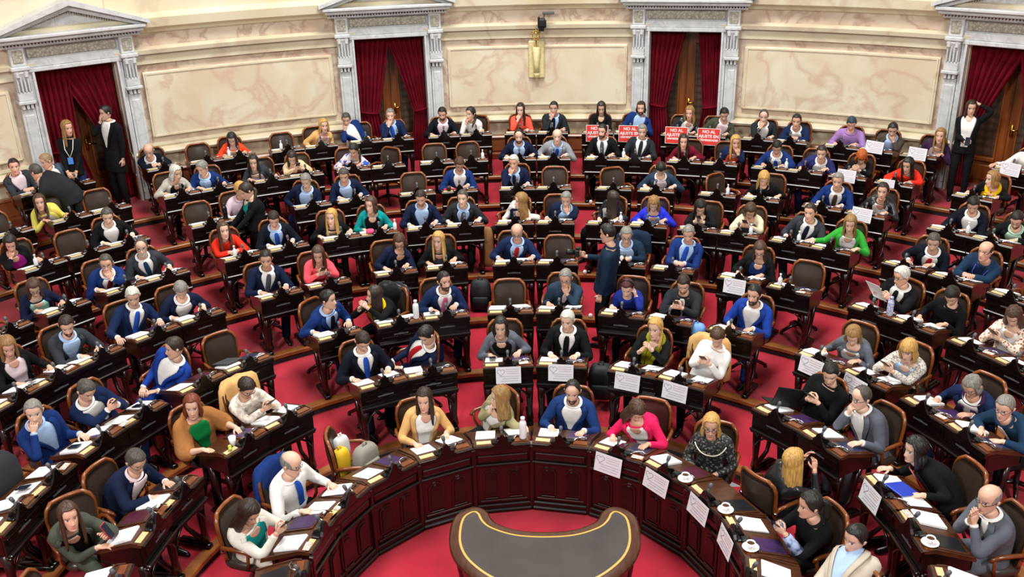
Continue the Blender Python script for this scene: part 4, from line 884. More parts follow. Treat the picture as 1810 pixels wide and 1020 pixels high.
def person(P0,hd,spec,stand=None):
    """P0: Matrix of the seat frame (origin on the floor under the pelvis, -y towards the centre of the chamber)."""
    g,hst,hcl,top,topc,inner,tie,pose,byaw,hyaw,hp,ex,who,row=spec
    fem=g=='f'; rg=np.random.RandomState(abs(hash(who))%1000 if 0 else sum(map(ord,who))%9973)
    root=None
    hx,hy,hz=hd; Hc=np.array([hx,hy,hz]); Rm=rotz(hyaw)@rotx(hp); zp=.50 if not stand else stand['hip']
    yb=byaw
    P=np.array([0,0,zp])if not stand else np.array([0,0,zp])
    drop=.170 if not fem else .168
    N=Hc+Rm@np.array([0,.035,-.02])*.6+np.array([0,.03,-drop+.03]); N[2]=min(N[2],Hc[2]-.15)
    # keep spine length plausible
    v=N-P; L=np.linalg.norm(v)
    if not stand: 
        if L>.50: P=N-v/L*.50; P[2]=max(P[2],.46)
    tr=Torso(P,N,yb,fem,1.12 if 'stout' in who else 1.0)
    # ---- body mesh: torso, neck and head as one chain of rings
    b=Buf(); ts=[0,.15,.3,.45,.6,.75,.85,.92,.97,1.0]
    rings=[tr.pt(t,TH,-.006) for t in ts]
    hv,hc=head_rings(fem,[e for e in ex if e in 'BWS'][0] if any(e in 'BWS' for e in ex) else None)
    if hst!='bald' or 1: hc=brows(hv,hc,HC[hcl] if hcl in HC and hcl not in('white','blonde') else '#5a4632')
    hv=(hv.reshape(-1,3)@Rm.T+Hc).reshape(hv.shape)
    neck=[]
    c0,T0,L0,V0=tr.fr(1.0); nb=hv[0].mean(0)
    for t in (.35,.7):
        c=N*(1-t)+nb*t+np.array([0,0,.0]); lat=nrm(L0*(1-t)+(Rm@np.array([1.,0,0]))*t); dep=nrm(V0*(1-t)+(Rm@np.array([0,1.,0]))*t)
        rr=.058 if not fem else .050
        neck.append(c+rr*np.sin(TH)[:,None]*lat-rr*1.02*np.cos(TH)[:,None]*dep)
    allr=np.concatenate([np.array(rings),np.array(neck),hv]); nr=len(allr)
    skin=np.array(srgb('#e0b198')[:3]); vr=.86+.28*rg.rand(); skin=skin*np.array([1,vr**.6,vr**.8])*(.8+.3*rg.rand())
    fac=skin/np.array(srgb('#e0b198')[:3])
    cols=np.concatenate([np.ones((len(rings)+2,NS,3))*skin,np.clip(hc*fac**.9,0,1)])
    F=gridF(nr,NS)+[tuple(range(NS-1,-1,-1)),tuple(range((nr-1)*NS,nr*NS))]
    b.add(allr.reshape(-1,3),F); b.C[-1]=cols.reshape(-1,3)
    for s in ((-1,1) if hst not in('long','bob','bobf','wavy','curly') else ()):   # ears
        pts=[(s*.070,.012,-.028),(s*.080,.016,-.012),(s*.085,.020,.006),(s*.078,.012,.018)]
        v,f=tube_np([Rm@np.array(q)+Hc for q in pts],[.009,.013,.016,.008],8,hint=Rm@np.array([1.,0,0]),flat=.5); b.add(v,f,skin*.95)
    # ---- arms
    lap=rotz(yb)
    HX=Hc; X=lambda *a: np.array(a,float)
    yd=-.42; dzf=lambda y: surf(y+PEL)+.042; dz=dzf(yd)   # desk resting height and distance
    tg={}; dirs={}
    def setp(side,pos,d,n,curl=.5): tg[side]=X(*pos); dirs[side]=(X(*d),X(*n),curl)
    hxx=rg.uniform(.15,.235); hyy=yd+rg.uniform(.02,.10); base={-1:((-hxx+hx*.4,hyy,dzf(hyy)),(.25,-.9,-.05),(0,0,1)),1:((hxx*rg.uniform(.8,1.1)+hx*.4,hyy+rg.uniform(-.03,.03),dz),(-.25,-.9,-.05),(0,0,1))}
    if stand: base={-1:((-.22,-.03,zp-.06),(0,-.1,-1),(-1,0,0)),1:((.22,-.03,zp-.06),(0,-.1,-1),(1,0,0))}
    for s in(-1,1): setp(s,*base[s],.35)
    fw=Rm@X(0,-1,0); up=Rm@X(0,0,1); rtv=Rm@X(1,0,0)
    if pose=='write': setp(-1,(-.10,yd-.02,dz),(.3,-.9,-.2),(0,0,1),.9); setp(1,(.15,yd,dz),(-.3,-.9,0),(0,0,1),.2)
    elif pose=='phone': 
        for s in(-1,1): setp(s,Hc*[.6,1,0]+lap@X(s*.055,-.23,0)+X(0,0,.89),lap@X(-s*.5,-.6,.45),lap@X(s*.75,-.2,-.3)*1,.9)
    elif pose=='phone1': setp(1,(Hc+lap@X(.18,-.22,-.20)),lap@X(.1,-.5,.8),lap@X(.5,.5,-.3),.8)
    elif pose in('chinR','chinL'):
        s=-1 if pose[-1]=='R' else 1; c=Hc+Rm@X(s*.035,-.115,-.165); setp(s,c,nrm(Rm@X(-s*.25,.15,1)),nrm(Rm@X(s*.2,-1,.2)),.95)
    elif pose=='templeL': setp(1,Hc+Rm@X(.115,-.05,-.11),nrm(Rm@X(-.15,.15,1)),Rm@X(1,-.2,0),.7); 
    elif pose=='fold': setp(-1,(Hc[0]*.5-.05,yd+.02,dz+.02),(.8,-.5,.15),(0,-.2,1),.7); setp(1,(Hc[0]*.5+.05,yd+.02,dz+.02),(-.8,-.5,.15),(0,-.2,1),.8)
    elif pose=='lap':
        for s in(-1,1): setp(s,lap@X(s*.10,-.30,0)+X(0,0,.66),lap@X(-s*.7,-.7,-.1),X(0,0,1),.5)
    elif pose=='gest': 
        for s in(-1,1): setp(s,Hc*[.8,1,0]+lap@X(s*.07,-.26,0)+X(0,0,.95+.03*s),lap@X(-s*.35,-.45,.8),lap@X(s,.1,.2),.35)
    elif pose=='pray':
        for s in(-1,1): setp(s,Hc+Rm@X(s*.022,-.17,-.17),nrm(Rm@X(-s*.03,.1,1)),Rm@X(s,0,0),.1)
    elif pose=='reach': setp(-1,(-.34,yd+.02,dz),(-.3,-.9,-.1),(0,0,1),.4)
    elif pose=='hold':
        for s in(-1,1): setp(s,Hc*[.8,1,0]+lap@X(s*.10,-.26,0)+X(0,0,.92),lap@X(-s*.2,-.7,.5),lap@X(s,0,.1),.9)
    if stand and 'tg' in stand:
        for s,a in stand['tg'].items(): 
            if a[0]=='h': setp(s,Hc+Rm@X(*a[1]),Rm@X(*a[2]),Rm@X(*a[3]),a[4])
            else: setp(s,a[1],a[2],a[3],a[4])
    paths={}
    l1,l2=(.29,.255) if not fem else (.27,.24)
    for s in(-1,1):
        c,T,Lv,Vv=tr.fr(.885); sh=c+s*Lv*(.158 if not fem else .136)-T*.0+X(0,0,-.005)
        pole=s*Lv*.5+Vv*.35+X(0,0,-.8)
        if pose in('chinR','chinL','pray','templeL') : pole=s*Lv*.45-Vv*.3+X(0,0,-1)
        if stand and 'pole' in stand and s in stand['pole']: pole=X(*stand['pole'][s])
        E_,H_=ik(sh,tg[s],l1,l2,pole)
        if not stand and E_[2]<dzf(E_[1])+.01 and E_[1]<-.27 and pose!='lap': E_[2]=dzf(E_[1])+.01
        ins=c+s*Lv*.07; pa=[ins,sh,sh*.5+E_*.5+nrm(E_-sh)*0,E_+(sh-E_)*.12,E_+(H_-E_)*.14,E_*.5+H_*.5,H_]
        paths[s]=(np.array(pa),E_,H_)
        d,nv,cu=dirs[s]
        fore=nrm(H_-E_)
        v,f=tube_np(np.array([E_*.9+H_*.1,E_*.5+H_*.5,E_*.12+H_*.88,H_,H_+.4*.02*(fore+nrm(d))]),[.036,.034,.026,.024,.023],10,hint=nv); b.add(v,f,skin)
        hb=Buf(); hand(hb,H_,nrm(.3*fore+nrm(d)),nv,s,cu,.93 if not fem else .85)
        for V_,k in zip(hb.V,range(99)): pass
        n0=b.n; b.V+=hb.V; b.F+=[tuple(i+n0 for i in f) for f in hb.F]; b.C+=[np.ones_like(v)*skin for v in hb.V]; b.n+=hb.n
    # ---- legs
    legs=[]
    hipz=P[2]
    for s in(-1,1):
        if stand:
            hip=X(s*.085,0,hipz-.02); fo=lap@X(s*stand.get('spread',.10),0,0)+X(0,0,.075)+X(*stand.get('foot',{}).get(s,(0,0,0)))
            kn=(hip+fo)/2+lap@X(s*.01,-.04,.02)
        else:
            ly=rotz(yb*.85); hip=P+ly@X(s*.085,-.02,-.005); kn=ly@X(s*(.11 if fem else .15),-.40,0)+X(P[0],P[1],.50); fo=ly@X(s*.12,-.40,0)+X(P[0],P[1]+.0,.075)
        legs.append((hip,kn,fo)); v,f=tube_np(bez([hip,(hip+kn)/2,kn,(kn+fo)/2,fo],3),np.interp(np.linspace(0,1,13),[0,.25,.5,.72,1],[.07,.062,.048,.045,.03]),10); b.add(v,f,skin)
    body=b.obj('person',skin_mat(),None,True,True)
    body.matrix_world=P0
    tag(body,None,'person','legislators in session')
    root=body
    # ---- hair
    hair_obj(hst,hcl,Hc,Rm,root,rg)
    # ---- trousers and shoes
    bot=topc if top=='suit' else ('black' if topc not in('grey','navy','ivory','greygreen') else topc)
    if 'T' in ex: bot='navy2'
    q=Buf(); a,bb=tr.ab(0.02)
    pr=[tr.pt(t,TH,o) for t,o in ((-.0,-.05),(0.0,.008),(.12,.010),(.22,.008))]
    pr[0]=pr[0]-X(0,0,.05); q.add(np.concatenate(pr),gridF(4,NS)+[tuple(range(NS-1,-1,-1))])
    for hip,kn,fo in legs:
        v,f=tube_np(bez([hip+X(0,.02,.0),(hip+kn)/2,kn,(kn+fo)/2,fo],4),np.interp(np.linspace(0,1,17),[0,.25,.5,.72,1],[.092,.082,.066,.062,.056] if not fem else [.09,.08,.058,.052,.042]),12); q.add(v,f)
    q.obj('trousers',cloth(bot),root)
    q=Buf(); ly=rotz(yb*.85) if not stand else lap
    for hip,kn,fo in legs:
        z0=fo[2]-.075
        pts=[fo+ly@X(0,.045,0)-X(0,0,.035),fo-X(0,0,.030),fo+ly@X(0,-.07,0)-X(0,0,.045),fo+ly@X(0,-.15,0)-X(0,0,.053),fo+ly@X(0,-.185,0)-X(0,0,.058)]
        v,f=tube_np(pts,[.028,.042,.036,.030,.012],10); v[:,2]=np.maximum(v[:,2],z0+.0); q.add(v,f)
    q.obj('shoes',mat('black_shoe_leather','#15110f',.3),root)
    # ---- jacket / top
    vox=.011 if row<=4 else (.013 if row<=6 else .016)
    jo=.017 if top!='closed' else .012
    if top=='shawl': jo=.03
    q=Buf(); t0=.02 if not stand else -.0
    hem=[(-.02,jo+.012)] if not stand else ([(-.55,.03),(-.2,.025)] if 'coat' in who else [(-.12,.02),(-.05,.02)])
    ts=hem+[(t,jo+(.006 if t<.2 else 0)) for t in (.08,.2,.32,.45,.58,.7,.8,.88,.93,.962)]
    rr=[tr.pt(t,TH,o) if t>=0 else tr.pt(0,TH,o)+X(0,0,t*.55) for t,o in ts]
    q.add(np.concatenate(rr),gridF(len(rr),NS)+[tuple(range(NS-1,-1,-1)),tuple(range((len(rr)-1)*NS,len(rr)*NS))])
    for s in(-1,1):
        pa,E_,H_=paths[s]
        if top=='shawl': pa=pa[:6]; pa[-1]=E_*.6+H_*.4; rad=[.07,.085,.095,.10,.09,.06]
        else:
            pa[-1]=H_-(H_-E_)*.07; rad=[.066,.069,.061,.053,.050,.042,.035] if not fem else [.056,.060,.053,.046,.044,.038,.032]
        pp=bez(pa,5); rd=np.interp(np.linspace(0,1,len(pp)),np.linspace(0,1,len(rad)),rad); v,f=tube_np(pp,rd,14); q.add(v,f)
    nm={'suit':'suit_jacket','open':'jacket','closed':'sweater','shirt':'shirt','shawl':'shawl'}[top]
    if topc in('white','lilac','redtop','coralr','lace','plaid') and top=='closed': nm='blouse' if fem else 'shirt'
    jk=q.obj(nm,cloth(topc),root)
    rm=jk.modifiers.new('merge','REMESH'); rm.mode='VOXEL'; rm.voxel_size=vox; rm.use_smooth_shade=True
    sm=jk.modifiers.new('soften','SMOOTH'); sm.factor=.5; sm.iterations=4
    if 'd' in ex:
        for s in(-1,1):
            q=Buf(); pa,E_,H_=paths[s]; v,f=tube_np([E_*.8+H_*.2,E_*.5+H_*.5,E_*.1+H_*.9],[.054,.050,.040],14); q.add(v,f); q.obj('denim_sleeve',ramp_mat('bleached_denim','noise',16,[(.4,'#2c3a63'),(.6,'#9aa8c8')],.8,3),root)
    # ---- shirt front, collar, cuffs, lapels, tie
    o1=jo+.011; 
    def panel(name,t0_,t1_,h0,h1,off,m,nt=16,nh=9,c0=0,c1=0,thick=.004,pw=1):
        V=[]
        for i in range(nt+1):
            u=i/nt; t=t0_+(t1_-t0_)*u; e=u**pw; h=h0+(h1-h0)*e; c=c0+(c1-c0)*e
            th=np.linspace(c-h,c+h,nh)*pi/180; V.append(tr.pt(t,th,off)+tr.fr(t)[1]*.026*max(0,min(1,(t-.80)/.14)))
        q=Buf(); q.add(np.concatenate(V),gridF(nt+1,nh,False)); o=q.obj(name,m,root)
        sd=o.modifiers.new('thickness','SOLIDIFY'); sd.thickness=thick; sd.offset=-1; return o
    def neckring(name,m,rad,thk,t=.995,open_=20,dz_=0):
        th=np.linspace(open_,360-open_,20)*pi/180; c,T,Lv,Vv=tr.fr(t)
        pts=c+T*dz_+rad*np.sin(th)[:,None]*Lv-rad*1.0*np.cos(th)[:,None]*Vv+T*(.012*-np.cos(th))[:,None]
        v,f=tube_np(pts,thk,8,hint=T); q=Buf(); q.add(v,f); return q.obj(name,m,root)
    def neckband(name,m,open_=False):
        q=Buf(); L=[]
        up_=nrm(nb-N)
        for t,o,k in ((.985,.010,.0),(1.0,.009,.002),(1.0,.007,.020),(1.0,.011,.022),(1.0,.015,.004),(.985,.016,.002)):
            th=TH; p=tr.pt(t,th,o)+tr.fr(t)[1]*.012*(t<1)+up_*k
            if open_ and k: p=p-up_*(k*.8)*np.exp(-(np.where(TH>pi,TH-2*pi,TH)/.45)**2)[:,None]
            L.append(p)
        q.add(np.concatenate(L),gridF(len(L),NS)); return q.obj(name,m,root)
    if top in('suit',):
        vb=.28; wt=40 if tie else 46; panel('shirt',.99,vb,wt,4,o1,cloth(inner),pw=.42)
        if inner and row<=6:
            for s in(-1,1):
                q=Buf(); pa,E_,H_=paths[s]; v,f=tube_np([H_-(H_-E_)*.09,H_-(H_-E_)*.005],[.034,.033],12); q.add(v,f)
                q.obj('shirt_cuff',cloth(inner),root)
        b2=neckband('shirt_collar',cloth(inner),not tie)
        for s in(-1,1): panel('lapel',.975,vb,13,4,o1+.008,cloth(topc),c0=s*(wt+12),c1=s*7,nh=5,thick=.007,pw=.42)
        neckring('jacket_collar',cloth(topc),.082,.014,.955,55)
        if tie:
            ti=panel('tie',.985,vb-.02,6,7,o1+.008,cloth({'blue':'blue3'}.get(tie,tie)),nh=3,thick=.006)
            kq=Buf(); c=tr.pt(.985,np.array([0.]),o1+.012)[0]; v,f=tube_np([c+X(0,0,.012),c-X(0,0,.022)],[.018,.010],8); kq.add(v,f); kq.obj('tie_knot',cloth({'blue':'blue3'}.get(tie,tie)),ti)
    elif top=='open':
        panel('top',.985,.12,44,15,o1,cloth({'green':'green2'}.get(inner,inner)),nh=11,pw=.45)
        for s in(-1,1): panel('lapel',.975,.16,12,4,o1+.008,cloth(topc),c0=s*(44+10),c1=s*18,nh=5,thick=.007,pw=.45)
        neckring('jacket_collar',cloth(topc),.080,.016,.96,50)
        # skin neckline shows above the top
        panel('neckline',.997,.86,26,3,o1+.004,mat('skin_neckline_%d'%(int(vr*5)),tuple(np.clip((skin)**(1/2.2),0,1)),.5),nt=6,nh=7,thick=.003)
    elif top=='shawl':
        panel('dress',.99,.15,30,9,jo+.010,cloth('green2'),nh=11)
        neckring('shawl_fold',cloth('shawl'),.105,.03,.93,30)
    else:
        neckband('collar',cloth(topc),topc in('white','lilac','steel','bluegrey'))
        if inner!=topc and inner in('white','pinkw','violet'): panel('undershirt',.985,.62,9,3,o1,cloth(inner if inner!='violet' else 'navy2'),nh=5)
        if tie:
            ti=panel('tie',.985,.25,6,8,jo+.014,cloth('blue3'),nh=3,thick=.006)
            kq=Buf(); c=tr.pt(.985,np.array([0.]),jo+.018)[0]; v,f=tube_np([c+X(0,0,.014),c-X(0,0,.022)],[.020,.011],8); kq.add(v,f); kq.obj('tie_knot',cloth('blue3'),ti)
        if 'z' in ex: panel('zipper',.97,.30,2.2,2.2,o1+.004,mat('zip_metal','#cfcfcf',.3,metal=.6),nh=3)
    if 'g' in ex:
        q=Buf()
        for s in(-1,1):
            pts=[Rm@X(s*.031+.020*cos(a),-.093+.006*abs(cos(a))*1,.0+.0145*sin(a))+Hc for a in np.linspace(0,2*pi,13)]; v,f=tube_np(pts,.0022,5,cap=False); q.add(v,f)
            v,f=tube_np([Rm@X(s*.051,-.088,.004)+Hc,Rm@X(s*.075,-.06,.004)+Hc,Rm@X(s*.080,.0,.0)+Hc],.002,5); q.add(v,f)
        v,f=tube_np([Rm@X(-.011,-.096,.004)+Hc,Rm@X(.011,-.096,.004)+Hc],.0022,5); q.add(v,f); q.obj('glasses',BLACK,root)
    if 'c' in ex or 'y' in ex or inner=='olivey':
        cm=cloth('plum') if 'c' in ex else cloth('yellow') if 'y' in ex else cloth('olivey')
        sc=neckring('scarf',cm,.088,.030,.97,8)
        for s in(-1,1): panel('scarf_end',.95,.30,7,6,o1+.016,cm,c0=s*16,c1=s*12,nh=5,thick=.012)
    if 'h' in ex:
        pts=[Rm@(X(.088*sin(a),.006,.03+.108*cos(a)))+Hc for a in np.linspace(-1.6,1.6,15)]; v,f=tube_np(pts,.009,6); q=Buf(); q.add(v,f); q.obj('headband',BLACK,root)
    if 'n' in ex:
        th=np.linspace(-60,60,17)*pi/180; pts=tr.pt(.93,th,o1+.006)-np.array([[0,0,.09*math.cos(t*1.4)] for t in th])+np.array([0,-.012,0]); v,f=tube_np(pts,.006,6); q=Buf(); q.add(v,f); q.obj('necklace',mat('pearl','#e8e0cf',.3),root)
    if 'l' in ex or (stand and stand.get('badge')):
        q=Buf()
        for s in(-1,1): v,f=tube_np([tr.pt(.97,np.array([s*.6]),o1+.006)[0],tr.pt(.75,np.array([s*.25]),o1+.010)[0],tr.pt(.5,np.array([0.]),o1+.012)[0]],.006,6); q.add(v,f)
        lo=q.obj('lanyard',cloth('violet') if 'l' in ex else cloth('white'),root)
        if stand and stand.get('badge'):
            c=tr.pt(.42,np.array([0.]),o1+.014)[0]; mb=MB(); mb.box(c[0]-.04,c[0]+.04,c[1]-.006,c[1],c[2]-.06,c[2]+.05,mat('blue_badge','#4f86d8',.4)); mb.build('badge',lo)
    info={'H':{s:paths[s][2] for s in(-1,1)},'Hc':Hc,'tr':tr,'dirs':dirs}
    return root,info
# ------------------------------------------------------------------ seats, legislators and the things on the desks
INFO={}
def seat_key(r,a): return (r,a)
WHO={}
kk=0
for t in PEOPLE:
    r,a,lx,ly,lz,g,hs,hc,top,tc,inn,tie,pose,by,look,hp,ex,who=t
    WHO[(r,a)]=who; desk_at(r,a,who,kk); kk+=1
    hy=look+a; b=(by+a) if by is not None else max(-25,min(25,.3*hy))
    if hy-b>80: hy=b+80
    if hy-b<-80: hy=b-80
    chair_at(r,a,who,(by if by is not None else -a+b*.5))
    o,inf=person(M4(r,a,0,PEL),(lx,ly,lz),(g,hs,hc,top,tc,inn,tie,pose,R(b),R(hy),R(hp),ex,who,r))
    full={1:'front row',8:'back row'}.get(r,{2:'second row',3:'third row',4:'fourth row',5:'fifth row',6:'sixth row',7:'seventh row'}[r] if r not in(1,8) else '')
    lab=who if (' row' in who or len(who.split())>9) else who+', '+full
    o['label']=lab; INFO[(r,a)]=(o,inf)
for t in EMPTY:
    r,a,h,who=t; WHO[(r,a)]=who
    desk_at(r,a,who,kk); kk+=1; chair_at(r,a,who,h)

# papers on every desk
rg=random.Random(3)
NOP={(1,62.8),(2,-59.6),(6,-8.3)}
for (r,a),who in list(WHO.items()):
    if (r,a) in NOP: continue
    W_=.2 if r>1 else .2
    paper(r,a,-.155+rg.uniform(-.015,.015),.22+rg.uniform(-.03,.02),who,'at left,',rg.uniform(-.12,.12),.20,.25,rg.choice([.005,.012,.02]))
    if rg.random()<.42: paper(r,a,.15+rg.uniform(-.02,.02),.24,who,'at right,',rg.uniform(-.2,.2),.19,.24,rg.choice([.005,.01]))
PH=[None]
def phone_obj(M,label,colr=BLACK,size=(.072,.15,.009)):
    mb=MB(); a,b,c=size; mb.box(-a/2,a/2,-b/2,b/2,0,c*.8,colr,bev=.003); mb.box(-a/2+.004,a/2-.004,-b/2+.005,b/2-.005,c*.8,c,mat('phone_screen_glass','#1c2230',.1)); o=mb.build('phone'); o.matrix_world=M; return tag(o,label,'phone')
for (r,a),(o,inf) in INFO.items():
    t=[q for q in PEOPLE if q[0]==r and q[1]==a][0]; pose=t[12]; who=t[-1]
    if pose in('phone',) and not who.startswith(('ginger','brown-haired person in shirtx')):
        h=(inf['H'][-1]+inf['H'][1])/2; d=nrm(inf['dirs'][1][0]+inf['dirs'][-1][0]); c=h+d*.10+np.array([0,0,.03])
        rm=Matrix.Translation(Vector(c))@Matrix.Rotation(t[13] and R((t[13]+a)) or 0,4,'Z')@Matrix.Rotation(R(-40),4,'X')
        phone_obj(o.matrix_world@rm,'dark phone held by the '+who)
    if pose=='phone1':
        h=inf['H'][1]; c=h+nrm(inf['dirs'][1][0])*.11; phone_obj(o.matrix_world@Matrix.Translation(Vector(c))@Matrix.Rotation(R(60),4,'X'),'red phone held by the '+who,mat('red_phone_case','#c02028',.4))
    if pose=='hold':
        h=(inf['H'][-1]+inf['H'][1])/2; c=h+nrm(inf['dirs'][1][0])*.12; mb=MB(); mb.box(-.105,.105,-.15,.15,0,.002,PAPER); s_=mb.build('paper_sheet'); s_.matrix_world=o.matrix_world@Matrix.Translation(Vector(c))@Matrix.Rotation(R(t[13]+a),4,'Z')@Matrix.Rotation(R(-55),4,'X'); tag(s_,'white sheet held up by the '+who,'papers')
for (r,a,x,y) in [(2,-4.6,-.17,.2),(3,-63.2,.1,.2),(4,-63.2,-.16,.22),(3,-79.1,-.16,.2),(3,-13.8,-.15,.18),(5,30,-.16,.2),(1,28.5,.0,.12),(2,20.5,-.06,.2),(3,-70.3,-.17,.2),(3,-21.3,-.1,.2)]:
    phone_obj(D4(r,a,x,y,.036),'phone lying on desk of the '+WHO[(r,a)])

# hanging placards with a heart and handwriting
def scribble(mb,x0,x1,z,m,seed,amp=.005,y=-.0025,wd=.0011):
    rr=random.Random(seed); pts=[];n=int((x1-x0)/.0032)
    for i in range(n): pts.append((x0+(x1-x0)*i/n,y,z+amp*sin(i*1.9+rr.random()*1.6)*rr.uniform(.4,1)))
    mb.tube(pts,wd,m,4)
REDI=mat('dark_red_ink','#8c3a44',.7); BLUI=mat('blue_black_ink','#5a5a7a',.7)
HB=[None]
BOARDP=mat('placard_card','#e4e2e6',.8)
def placard(r,a,dx,who,small=1.,zt=.0,tilt=0):
    if HB[0] is None:
        t=empty('heart_placard'); mb=MB(); mb.box(-.142,.142,-.002,.0,-.2,0,BOARDP); mb.build('card',t)
        mb=MB(); pts=[]
        for k in range(25):
            q=2*pi*k/24; pts.append((-.085+.0027*16*sin(q)**3,-.0028,-.062+.0027*(13*cos(q)-5*cos(2*q)-2*cos(3*q)-cos(4*q))))
        mb.tube(pts,.0018,BLUI,4); mb.build('heart_outline',t)
        mb=MB(); 
        for i,(x0,x1,z,m) in enumerate([(-.03,.12,-.03,REDI),(-.03,.12,-.055,REDI),(-.02,.115,-.08,REDI)]): scribble(mb,x0,x1,z,m,i)
        for i,(x0,x1,z) in enumerate([(-.10,.125,-.115),(-.07,.12,-.14),(-.09,.11,-.168)]): scribble(mb,x0,x1,z,BLUI,i+9,.006)
        mb.build('handwriting',t); HB[0]=t; o=t
    else: o=copy_tree(HB[0])
    o.matrix_world=M4(r,a,dx,-.068,ZT+.02+zt)@Matrix.Rotation(R(-9),4,'X')@Matrix.Rotation(R(tilt),4,'Y')@Matrix.Scale(small,4)
    tag(o,'white heart placard on desk of the '+who,'placard','heart placards hung on desks')
for r,a,dx,zt,ti in [(1,28.5,-.06,-.02,3),(1,45.7,-.05,-.02,5),(1,62.8,-.02,.0,3),(1,79.0,-.02,.0,2),(2,-4.6,0,.0,0),(2,6.1,0,.03,0),(2,20.5,-.04,.0,2),(2,30.0,-.02,.0,2),(2,75.8,-.03,.02,2),(3,45.9,-.04,.02,3),(3,53.2,-.05,.0,6),(4,27.6,-.03,.02,1),(6,34.7,-.02,.10,2),(7,30.5,0,.12,1),(8,31.0,0,.16,3),(8,34.6,0,.14,2),(8,42.0,0,.12,2)]:
    placard(r,a,dx,WHO[(r,a)],1,zt,ti)
placard(7,34.7,-.06,WHO[(7,34.7)],.62,.06)
# red posters
POST=[None]; WT=mat('white_print','#f4f0ee',.7); RD=mat('poster_red','#d8342c',.7)
def text_mesh(s,size,m,name,parent,loc):
    c=D.curves.new(name,'FONT'); c.body=s; c.size=size; c.align_x='CENTER'; c.extrude=.0006; c.offset=.0016
    t=D.objects.new('tmp',c); C.objects.link(t); bpy.context.view_layer.update()
    me=D.meshes.new_from_object(t.evaluated_get(bpy.context.evaluated_depsgraph_get())); D.objects.remove(t); D.curves.remove(c)
    me.materials.clear(); me.materials.append(m); o=D.objects.new(name,me); C.objects.link(o); o.parent=parent; o.location=loc; o.rotation_euler=(pi/2,0,0); return o
for r,a,dx in [(8,5.8,0),(8,8.9,.0),(8,13.3,-.0),(8,16.3,.0)]:
    if POST[0] is None:
        t=empty('protest_poster'); mb=MB(); mb.box(-.2,.2,-.003,0,-.30,0,WT); mb.box(-.192,.192,-.005,-.003,-.292,-.008,RD); mb.build('board',t)
        text_mesh('NO AL',.075,WT,'lettering',t,(0,-.006,-.085)); text_mesh('AJUSTE EN',.074,WT,'lettering',t,(0,-.006,-.165)); text_mesh('UNIVERSIDADES',.046,WT,'lettering',t,(0,-.006,-.225)); POST[0]=t; o=t
    else: o=copy_tree(POST[0])
    o.matrix_world=D4(r,a,dx,-.075,.16)@Matrix.Rotation(R(-6),4,'X')
    tag(o,'red protest poster with white letters before the '+WHO[(r,a)],'poster','red protest posters on the back row')

# cups, bottles, bags ...
def lathe_thing(name,prof,m,M,label,cat,group=None,extra=None):
    mb=MB(); mb.lathe(prof,m,n=20); o=mb.build(name,None,True); o.matrix_world=M; tag(o,label,cat,group); return o
def cup(r,a,x,y):
    t=empty('coffee_cup'); mb=MB(); mb.lathe([(.03,0),(.06,.006),(.072,.014),(.068,.014),(.03,.008)],WHITE,n=20); mb.build('saucer',t,True)
    mb=MB(); mb.lathe([(.02,.01),(.032,.03),(.038,.06),(.035,.06),(.03,.045)],WHITE,n=20); mb.tube([(.034,0,.05),(.055,0,.045),(.05,0,.028),(.032,0,.025)],.005,WHITE,6); mb.build('cup',t,True)
    mb=MB(); mb.lathe([(.0,.049),(.034,.05)],mat('coffee','#4a2a16',.2),n=20); mb.build('coffee',t)
    t.matrix_world=D4(r,a,x,y,.012); tag(t,'white coffee cup and saucer, desk of the '+WHO[(r,a)],'coffee cup','coffee cups')
for q in [(1,45.7,.20,.03),(1,62.8,.20,.05),(1,79.0,.20,.05),(2,85.3,.2,.06)]: cup(*q)
BOT=[(.0,0),(.035,.002),(.037,.01),(.037,.165),(.030,.19),(.018,.205),(.018,.215),(.022,.217),(.022,.24),(.0,.245)]
def bottle(r,a,x,y,colr,label,prof=BOT,sc=1):
    lathe_thing('bottle',[(q*sc,z*sc) for q,z in prof],colr,D4(r,a,x,y,.01),label,'bottle')
bottle(1,-8.5,.22,.05,WHITE,'white metal bottle on front desk left of centre gap')
bottle(3,-21.3,.22,.06,WHITE,'white metal bottle beside woman with yellow scarf')
FL=ramp_mat('floral_bottle','voronoi',45,[(0,'#c05a3a'),(.4,'#e8e6e4'),(.6,'#4a78c8'),(.9,'#e8e6e4')],.3)
bottle(4,44.7,.20,.04,FL,'tall floral patterned bottle near white-haired man holding sheet')
SPRAY=[(.0,0),(.026,.0),(.028,.01),(.028,.09),(.012,.11),(.010,.135),(.014,.14),(.014,.155),(.0,.157)]
TRN=mat('clear_sanitizer_plastic','#dfe3e6',.15)
for r,a,x in [(5,8.5,.22),(5,-34.5,-.1),(4,34.1,-.15),(8,-23.6,-.1),(6,19.6,.15),(7,-6.6,.2),(5,24.1,.16),(7,23.2,.25),(5,30.0,.1),(4,34.1,-.22),(6,42.7,.22),(6,-51.0,-.08),(5,-18.6,.24),(7,10.0,-.2),(8,-28.0,-.16)][:15]:
    if (r,a,x)==(4,34.1,-.22): continue
    lathe_thing('pump_bottle',SPRAY,TRN,D4(r,a,x,.08,.01),'small clear bottle on desk, %s'%WHO[(r,a)],'bottle')
lathe_thing('dark_bottle',BOT,mat('dark_glass','#15161a',.1),D4(6,-34.9,.25,.05,.01),'dark glass bottle beside standing woman in black blazer','bottle')
lathe_thing('foam_cup',[(0,0),(.028,0),(.038,.09),(.035,.09),(.03,.08)],WHITE,D4(2,-59.6,-.10,.08,.008),'white foam cup on desk of woman in camel shawl','cup')
